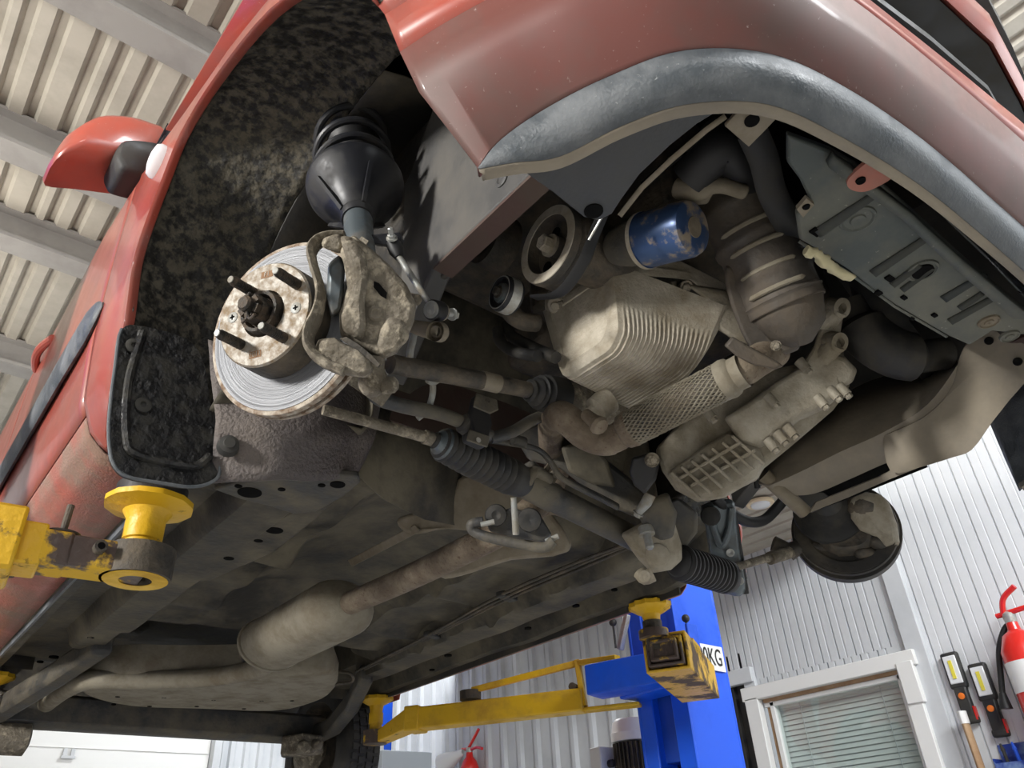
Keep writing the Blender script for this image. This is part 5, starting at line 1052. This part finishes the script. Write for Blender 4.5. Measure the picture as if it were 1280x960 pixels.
block('gearbox_mount', [(790, 572), (812, 566), (826, 574), (820, 600), (806, 618), (792, 606), (786, 590)], 1.40, 1.43, M['rubberclean'], car, .004, .95)
b = MB(); b.bolt(AD(815, 575, 1.39), CAM-AD(815, 575, 1.39), .010, .012); obj('mount_bolt', b, M['iron'], car)
# subframe and odd brackets between rack and engine
for nm, pts, d0, d1, mt in (
    ('subframe', [(640, 540), (690, 520), (740, 560), (790, 600), (830, 640), (800, 648), (760, 632), (700, 585), (660, 575)], 1.60, 1.70, 'frame'),
    ('subframe_cup', [(700, 560), (735, 548), (760, 575), (770, 610), (740, 605), (712, 590)], 1.50, 1.60, 'under'),
    ('subframe_end', [(828, 628), (848, 622), (872, 640), (872, 665), (852, 690), (838, 672)], 1.56, 1.70, 'frame'),
    ('heat_shield', [(497, 648), (520, 641), (548, 637), (566, 615), (580, 594), (640, 598), (700, 655), (710, 690), (640, 700), (590, 716), (556, 724), (548, 708), (590, 690), (612, 668), (560, 662), (520, 668), (500, 662)], 1.78, 1.80, 'tan')):
    block(nm, pts, d0, d1, M[mt], car, .006, .97, 3 if nm == 'heat_shield' else 0, .003)
b = MB(); b.beam(AD(438, 704, 1.95), AD(522, 660, 1.77), .020, .006, RF); obj('shield_strip', b, M['tan'], car, bevel=.002)
b = MB(); b.tube(spline([AD(604, 652, 1.47), AD(590, 655, 1.47), AD(592, 664, 1.47), AD(612, 672, 1.46), AD(650, 680, 1.45), AD(680, 684, 1.44), AD(692, 676, 1.44)], 6), .010, 12); hg = obj('exhaust_bracket', b, M['frame'], car)
block('bracket_plate', [(606, 652), (618, 642), (640, 634), (676, 645), (690, 668), (680, 678), (640, 672), (612, 664)], 1.49, 1.51, M['frame'], hg, .003, .96)
b = MB(); b.tube([AD(642, 622, 1.43), AD(645, 668, 1.43)], [.0055, .0065], 12); obj('bracket_bolt', b, M['zinc'], hg)
for a, c in (((601, 656), (618, 652)), ((682, 677), (698, 670))):
    b = MB(); b.tube([AD(a[0], a[1], 1.45), AD(c[0], c[1], 1.45)], .005, 10); obj('bracket_pin', b, M['zinc'], hg)
for px, py, r in ((620, 644, .022), (662, 650, .024)):
    p = AD(px, py, 1.485); b = MB(); b.lathe(p, CAM-p, [(-.01, r), (.006, r*.9), (.008, r*.4), (.004, 0)], 20); obj('rubber_mount', b, M['rubber'], hg)
b = MB(); b.tube(spline([AD(640, 655, 1.76), AD(660, 645, 1.76), AD(690, 635, 1.77), AD(720, 645, 1.78)], 5), .016, 12); obj('exhaust_joint', b, M['rust'], car)

# ------------------------------------------------------------------ front: side splash piece, support panel, shields
pp = [(612, 197), (645, 206), (705, 195), (780, 158), (860, 133), (902, 128), (905, 135), (872, 155), (838, 182), (800, 218), (778, 248), (765, 268), (748, 276), (730, 272), (690, 240), (650, 212)]
q = [A(x, y, 'z', 2.125) for x, y in pp]; b = MB(); b.prism(q, (0, 0, .006)); sp_ = obj('splash_panel', b, M['panelblk'], car, bevel=.002)
p = A(742, 264, 'z', 2.124); b = MB(); b.lathe(p, (0, 0, -1), [(-.001, .011), (.0008, .011), (.001, .009), (0, 0)], 18); obj('panel_hole', b, M['dark'], sp_)
b = MB(); b.loft([[A(x, y, 'z', z) for x, y in ((772, 268), (800, 232), (838, 196), (880, 160), (905, 142))] for z in (2.13, 2.165, 2.18)], False, False); obj('panel_edge', b, M['tan'], sp_, solid=.006)
for t in (.25, .5, .7):
    p = A(lerp(790, 895, t), lerp(242, 150, t)+2, 'z', 2.14); b = MB(); b.box(p, (.030, .008, .004), A(895, 150, 'z', 2.14)-A(790, 242, 'z', 2.14)); obj('edge_slot', b, M['dark'], sp_)
pp = [(906, 158), (920, 142), (936, 133), (958, 137), (974, 145), (955, 165), (936, 184)]
q = [A(x, y, 'z', 2.15) for x, y in pp]; b = MB(); b.prism(q, (0, 0, .005)); br = obj('bumper_bracket', b, M['tan'], car, bevel=.001)
p = A(940, 151, 'z', 2.149); b = MB(); b.lathe(p, (0, 0, -1), [(-.001, .008), (.0006, .008), (.001, .006), (0, 0)], 18); obj('bracket_hole', b, M['dark'], br)
b = MB(); b.tube(spline([AD(862, 225, 1.15), AD(885, 200, 1.13), AD(905, 185, 1.12), AD(925, 205, 1.14), AD(935, 225, 1.2)], 5), .030, 16); b.tube([AD(870, 170, 1.2), AD(920, 215, 1.2)], .04, 14); b.noise(.004, 20); obj('air_hose', b, M['rubberclean'], car)
b = MB(); b.tube(spline([AD(845, 235, 1.17), AD(870, 238, 1.15), AD(900, 232, 1.14), AD(932, 240, 1.15)], 5), [.016]*8+[.012]*8, 12); b.box(AD(872, 238, 1.16), (.035, .03, .035), (.8, -.5, .2)); b.noise(.002, 30); obj('engine_stay', b, M['tan'], car, bevel=.004)
b = MB(); b.tube(spline([AD(940, 165, 1.02), AD(955, 200, 1.06), AD(965, 240, 1.1), AD(985, 280, 1.15), AD(1000, 300, 1.2)], 6), .02, 12, True, .3); obj('wiring_conduit', b, M['black'], car)
# radiator support panel
pp = [(985, 170), (1040, 190), (1088, 218), (1140, 264), (1196, 316), (1245, 358), (1290, 394), (1290, 420), (1240, 414), (1212, 432), (1185, 420), (1150, 400), (1120, 382), (1090, 362), (1060, 338), (1020, 312), (1000, 300), (996, 270), (1012, 250), (1000, 225), (985, 205)]
q = [A(x, y, 'z', 2.17) for x, y in pp]; b = MB(); b.prism(q, (0, 0, .012)); sup = obj('radiator_support', b, M['xmem'], car, bevel=.003)
b = MB(); b.loft([[A(x, y, 'z', z) for x, y in ((1000, 300), (1060, 338), (1120, 382), (1185, 420))] for z in (2.17, 2.20, 2.26)], False, False); obj('support_flange', b, M['xmem'], sup, solid=.004)
b = MB(); b.loft([[A(x, y, 'z', 2.165) for x, y in e] for e in (((1040, 188), (1032, 200)), ((1138, 262), (1124, 266)), ((1194, 314), (1178, 318)), ((1288, 392), (1262, 390)))], False, False); obj('support_ridge', b, M['xmem'], sup, solid=.012)
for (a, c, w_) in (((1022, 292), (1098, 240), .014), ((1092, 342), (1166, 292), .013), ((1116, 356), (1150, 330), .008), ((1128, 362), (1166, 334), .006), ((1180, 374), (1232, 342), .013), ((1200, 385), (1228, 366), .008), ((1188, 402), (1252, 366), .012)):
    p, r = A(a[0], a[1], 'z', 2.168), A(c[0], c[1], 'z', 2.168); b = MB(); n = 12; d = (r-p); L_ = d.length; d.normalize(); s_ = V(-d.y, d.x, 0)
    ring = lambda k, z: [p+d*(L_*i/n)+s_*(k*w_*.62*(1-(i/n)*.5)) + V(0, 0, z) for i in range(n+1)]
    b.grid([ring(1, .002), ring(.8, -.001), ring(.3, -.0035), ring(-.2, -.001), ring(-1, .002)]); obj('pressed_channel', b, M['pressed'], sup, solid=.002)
for px, py, r in ((1072, 274, .020), (1153, 338, .019), (1236, 402, .014), (1262, 420, .013)):
    p = A(px, py, 'z', 2.169); b = MB(); b.lathe(p, (0, 0, -1), [(-.002, r*1.15), (.002, r*1.1), (.003, r*.95), (.001, r*.85), (.001, r*.5), (.003, r*.45), (.003, r*.2), (.001, 0)], 30); obj('support_boss', b, M['tan'] if px == 1236 else M['xmem'], sup)
    if px == 1153:
        b = MB(); b.lathe(p, (0, 0, -1), [(.0, r*.75), (.0035, r*.75), (.004, r*.7), (.003, 0)], 24); obj('support_hole', b, M['dark'], sup)
for px, py, w_ in ((1098, 366, .012), (1112, 348, .014), (1140, 398, .008), (1168, 394, .010), (1020, 290, .016), (1130, 372, .01)):
    p = A(px, py, 'z', 2.1685); b = MB(); b.box(p, (w_, w_*.6, .003), A(1060, 338, 'z', 2.17)-A(1000, 300, 'z', 2.17)); obj('support_slot', b, M['dark'], sup)
pp = [(996, 262), (1008, 248), (1018, 256), (1004, 272)]; b = MB(); b.prism([A(x, y, 'z', 2.160) for x, y in pp], (0, 0, .006)); cl_ = obj('support_clip', b, M['tan'], sup)
b = MB(); b.lathe(A(1008, 259, 'z', 2.159), (0, 0, -1), [(-.001, .005), (.001, .004), (0, 0)], 12); obj('clip_hole', b, M['dark'], cl_)
pp = [(1094, 196), (1112, 194), (1126, 204), (1116, 222), (1092, 236), (1076, 240), (1062, 236), (1059, 228), (1066, 218)]
b = MB(); q = spline([A(x, y, 'z', 2.150) for x, y in pp], 3, True); b.prism(q, (0, 0, .005)); tb = obj('tow_tab', b, M['primer'], car)
p = A(1076, 226, 'z', 2.149); b = MB(); b.lathe(p, (0, 0, -1), [(-.001, .0058), (.001, .0055), (0, 0)], 16); obj('tab_hole', b, M['dark'], tb)
# dark trough between support panel and bumper lip
b = MB(); b.grid([[A(x, y, 'z', 2.155) for x, y in ((1140, 212), (1200, 258), (1250, 310), (1290, 345))], [A(x, y, 'z', 2.20) for x, y in ((1145, 226), (1195, 275), (1240, 318), (1290, 365))], [A(x, y, 'z', 2.165) for x, y in ((1135, 226), (1188, 280), (1235, 325), (1280, 372))]]); tr = obj('lip_trough', b, M['blackgloss'], car, solid=.003)
for k in range(2):
    b = MB(); b.tube(spline([A(x+10*k, y-4*k, 'z', 2.165) for x, y in ((1150, 222), (1195, 262), (1230, 298), (1258, 330))], 5), .004, 8); obj('trough_bead', b, M['trimgrey'], tr)
b = MB(); b.tube(spline([A(x, y, 'z', 2.14) for x, y in ((1008, 312), (1026, 322), (1042, 336), (1064, 348))], 5), [.006, .007, .009, .006, .008, .007, .009, .006, .007, .006, .008, .007, .006, .006, .006, .006], 10); b.noise(.006, 60); obj('foam_strip', b, mat('torn_yellow_foam', (.50, .45, .28), .9, bump=.5), car, ang=60)
# radiator fan cowl and big splash shield on the far side
b = MB(); c0 = AD(1105, 395, 1.55); b.lathe(c0, V(-.2, .9, -.25), [(-.02, .14), (0, .15), (.02, .15), (.02, .135), (.0, .13), (.03, .05), (.03, 0)], 44, False); obj('fan_cowl', b, M['rubber'], car)
b = MB(); b.tube(spline([AD(1060, 380, 1.45), AD(1085, 420, 1.42), AD(1130, 445, 1.40), AD(1180, 442, 1.42)], 6), [.03]*4+[.045]*10+[.03]*5, 16); obj('radiator_hose', b, M['rubber'], car)
R0 = [AD(950, 590, 1.66), AD(985, 540, 1.66), AD(1035, 505, 1.64), AD(1090, 475, 1.60), AD(1150, 462, 1.54), AD(1195, 450, 1.48)]
R1 = [AD(948, 604, 1.60), AD(990, 570, 1.60), AD(1045, 540, 1.56), AD(1100, 515, 1.50), AD(1155, 490, 1.44), AD(1200, 455, 1.38)]
R2 = [AD(960, 608, 1.58), AD(1000, 590, 1.56), AD(1050, 565, 1.52), AD(1105, 540, 1.46), AD(1160, 505, 1.40), AD(1205, 445, 1.33)]
R3 = [AD(982, 620, 1.59), AD(1018, 617, 1.57), AD(1060, 600, 1.53), AD(1105, 580, 1.48), AD(1142, 568, 1.44), AD(1180, 540, 1.40)]
b = MB(); b.grid([spline(r, 5) for r in (R0, R1, R2, R3)]); obj('engine_splash_shield', b, M['splash'], car, solid=.004, ang=60)
pp = [(1208, 432), (1222, 416), (1246, 414), (1256, 428), (1285, 432), (1285, 470), (1262, 500), (1240, 528), (1215, 562), (1190, 572), (1150, 584), (1115, 590), (1105, 548), (1112, 542), (1150, 525), (1178, 502), (1194, 478), (1200, 452)]
q = spline([AD(x, y, interp(x, [1100, 1200, 1285], [1.47, 1.32, 1.24])) for x, y in pp], 3, True); b = MB(); b.prism(q, RF*.005); ss = obj('shield_arm', b, M['splash'], car)
for px, py in ((1236, 426), (1272, 452)):
    p = AD(px, py, interp(px, [1100, 1200, 1285], [1.465, 1.315, 1.235])); b = MB(); b.lathe(p, CAM-p, [(0, .007), (.003, .006), (.002, 0)], 14); obj('shield_hole', b, M['dark'], ss)
b = MB(); q = [AD(x, y, interp(x, [1000, 1100, 1200], [1.60, 1.48, 1.38])) for x, y in ((1012, 641), (1060, 622), (1110, 600), (1160, 580), (1192, 570), (1160, 570), (1142, 574), (1100, 596), (1050, 616), (1020, 628))]; b.prism(q, RF*.006); obj('shield_edge', b, M['splash'], car)
b = MB(); b.tube([AD(955, 594, 1.60), AD(975, 612, 1.59), AD(1006, 640, 1.60)], .0155, 14); obj('support_tube', b, M['tan'], car)
block('slot_dark_plate', [(1000, 606), (1050, 596), (1110, 568), (1150, 562), (1160, 584), (1110, 604), (1060, 624), (1014, 640)], 1.66, 1.68, M['dark'], car, 0, .98)  # black plate added behind the slot to stand for its dark depth
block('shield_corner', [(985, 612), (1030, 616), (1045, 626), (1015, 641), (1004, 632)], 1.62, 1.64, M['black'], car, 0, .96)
# far front corner of the bumper and arch liner
b = MB(); Lf = [V(-p.x, p.y, p.z) for p in spline(lip, 4)[4:]]; If = [V(-p.x, p.y, p.z) for p in spline(inn, 4)[4:]]
b.grid([[p.lerp(q, t)+V(0, 0, .03*math.sin(PI*t)) for p, q in zip(Lf, If)] for t in (0, .2, .5, .8, 1)]); obj('wheel_arch_liner', b, M['liner'], car, solid=.003)
b = MB(); k = curve(2.100); 
b.grid([[V(q.x*.985, q.y+.012, q.z+dz) for q in curve(z)[28:]] for z, dz in ((2.118, -.004), (2.19, 0), (2.30, 0), (2.395, 0))]); obj('bumper_back', b, M['trimgrey'], car, solid=.002)

# ------------------------------------------------------------------ far wheel hub, arm, link
fn = V(math.cos(th)*math.cos(cb), math.sin(th)*math.cos(cb), -math.sin(cb)*.3).normalized()
fc0 = A(1056, 660, 'x', .67)
b = MB(); b.lathe(fc0, fn, [(0, .03), (0, .112), (.006, .114), (.006, .03)], 60); b.lathe(fc0, fn, [(.012, .06), (.012, .120), (.034, .120), (.034, .06)], 60); fd_ = obj('brake_disc', b, M['underdk'], car)
b = MB(); b.lathe(fc0-fn*.002, -fn, [(-.012, .106), (.004, .110), (.004, .085), (.0, .08)], 50, False); obj('dust_shield', b, M['underdk'], fd_)
b = MB(); sh = fc0-fn*.02+V(-.015, .02, .035); b.lathe(sh, -fn, [(0, .080), (.01, .078), (.014, .068), (.020, .072), (.024, .060), (.03, .064), (.034, .052), (.04, .055), (.044, .044), (.05, .046), (.055, .034), (.08, .02), (.25, .015)], 36); obj('outer_joint_boot', b, M['rubber'], car)
b = MB(); uu, vv, _ = basis(fn)
b.loft([[fc0-fn*h+(uu*math.cos(2*PI*k/24)+vv*math.sin(2*PI*k/24))*r for k in range(24)] for h, r in ((0, .07), (.02, .066), (.03, .06))], True, True)
K = [AD(1075, 690, 1.80), AD(1070, 660, 1.79), AD(1080, 640, 1.79)]
b.tube([AD(985, 690, 1.84), AD(1000, 684, 1.83), AD(1035, 683, 1.80), AD(1052, 672, 1.79)], [.022, .018, .015, .014], 14)
b.tube([AD(1052, 672, 1.79), AD(1058, 655, 1.79)], .012, 12)
b.tube([AD(1060, 690, 1.79), AD(1045, 705, 1.79), AD(1040, 715, 1.80)], [.03, .022, .016], 14); b.tube([AD(1075, 680, 1.79), AD(1095, 712, 1.80)], [.03, .02], 14); b.tube([AD(966, 680, 1.85), AD(985, 688, 1.84)], .02, 12)
b.noise(.005, 22); obj('steering_knuckle', b, M['irondk'], car, ang=60)
fcal = block('brake_caliper', [(1062, 622), (1080, 615), (1100, 618), (1112, 630), (1122, 655), (1126, 685), (1115, 684), (1108, 688), (1096, 672), (1075, 664), (1064, 648)], 1.73, 1.86, M['gear'], car, .012, .9, 0, .003)
for a, c, r in (((1072, 632), (1086, 634), .026), ((1094, 676), (1112, 690), .017), ((1075, 690), (1090, 692), .014)):
    b = MB(); b.tube([AD(a[0], a[1], 1.75), AD(c[0], c[1], 1.75)], [r, r*.9], 16); b.sphere(AD(a[0], a[1], 1.75), r*.98); b.noise(.003, 30); obj('caliper_boss', b, M['irondk'], fcal, ang=60)
# far control arm (glossy) and anti-roll bar end
ap = [(876, 632), (905, 624), (918, 628), (921, 655), (925, 690), (932, 728), (930, 742), (918, 745), (900, 735), (888, 700), (882, 660)]
arm_ = block('control_arm', ap, 1.72, 1.76, M['strutgrey'], car, .006, .9, 2)
b = MB(); b.tube(spline([AD(888, 640, 1.715), AD(894, 665, 1.712), AD(902, 682, 1.71), AD(912, 660, 1.712), AD(914, 635, 1.715)], 5), .008, 10); obj('arm_pressing', b, M['strutgrey'], arm_)
b = MB(); b.tube([AD(916, 640, 1.735), AD(924, 690, 1.735), AD(932, 742, 1.735)], .008, 8, True, .5); obj('arm_flange', b, M['strut'], arm_)
for px, py, r in ((913, 691, .009), (925, 726, .009)):
    p = AD(px, py, 1.712); b = MB(); b.lathe(p, CAM-p, [(0, r), (.003, r), (.003, r*.6), (0, 0)], 16); obj('arm_hole', b, M['bright'], arm_)
b = MB(); b.lathe(AD(888, 645, 1.70), CAM-AD(888, 645, 1.7), [(-.01, .022), (.006, .02), (.008, .012)], 18); obj('arm_bush', b, M['rubber'], arm_)
b = MB(); b.tube(spline([AD(893, 622, 1.72), AD(912, 640, 1.74), AD(935, 652, 1.77), AD(955, 650, 1.80), AD(972, 634, 1.82), AD(985, 618, 1.85)], 6), .0125, 14); obj('anti_roll_bar_end', b, M['rubberclean'], arb)
b = MB(); b.tube([AD(946, 600, 1.7), AD(947, 610, 1.7)], .007, 8); obj('hose_tail', b, M['rubberclean'], car)

for n_, l_ in (('oil_filter', 'blue oil filter with scraped paint'), ('oil_sump', 'pale ribbed aluminium oil sump'), ('brake_disc', 'bright bare brake disc facing out of the wheel arch'), ('tow_tab', 'dull red tab with a hole'), ('turn_signal', 'small clear oval side lamp'), ('muffler', 'large dusty oval muffler'), ('wheel_arch_liner', 'black mud-crusted arch liner'), ('flexible_pipe', 'braided flexible exhaust pipe'), ('door_mirror', 'red door mirror with black foot'), ('shield_arm', 'grey brown splash shield arm with rust stains')):
    if n_ in bpy.data.objects: bpy.data.objects[n_]['label'] = l_
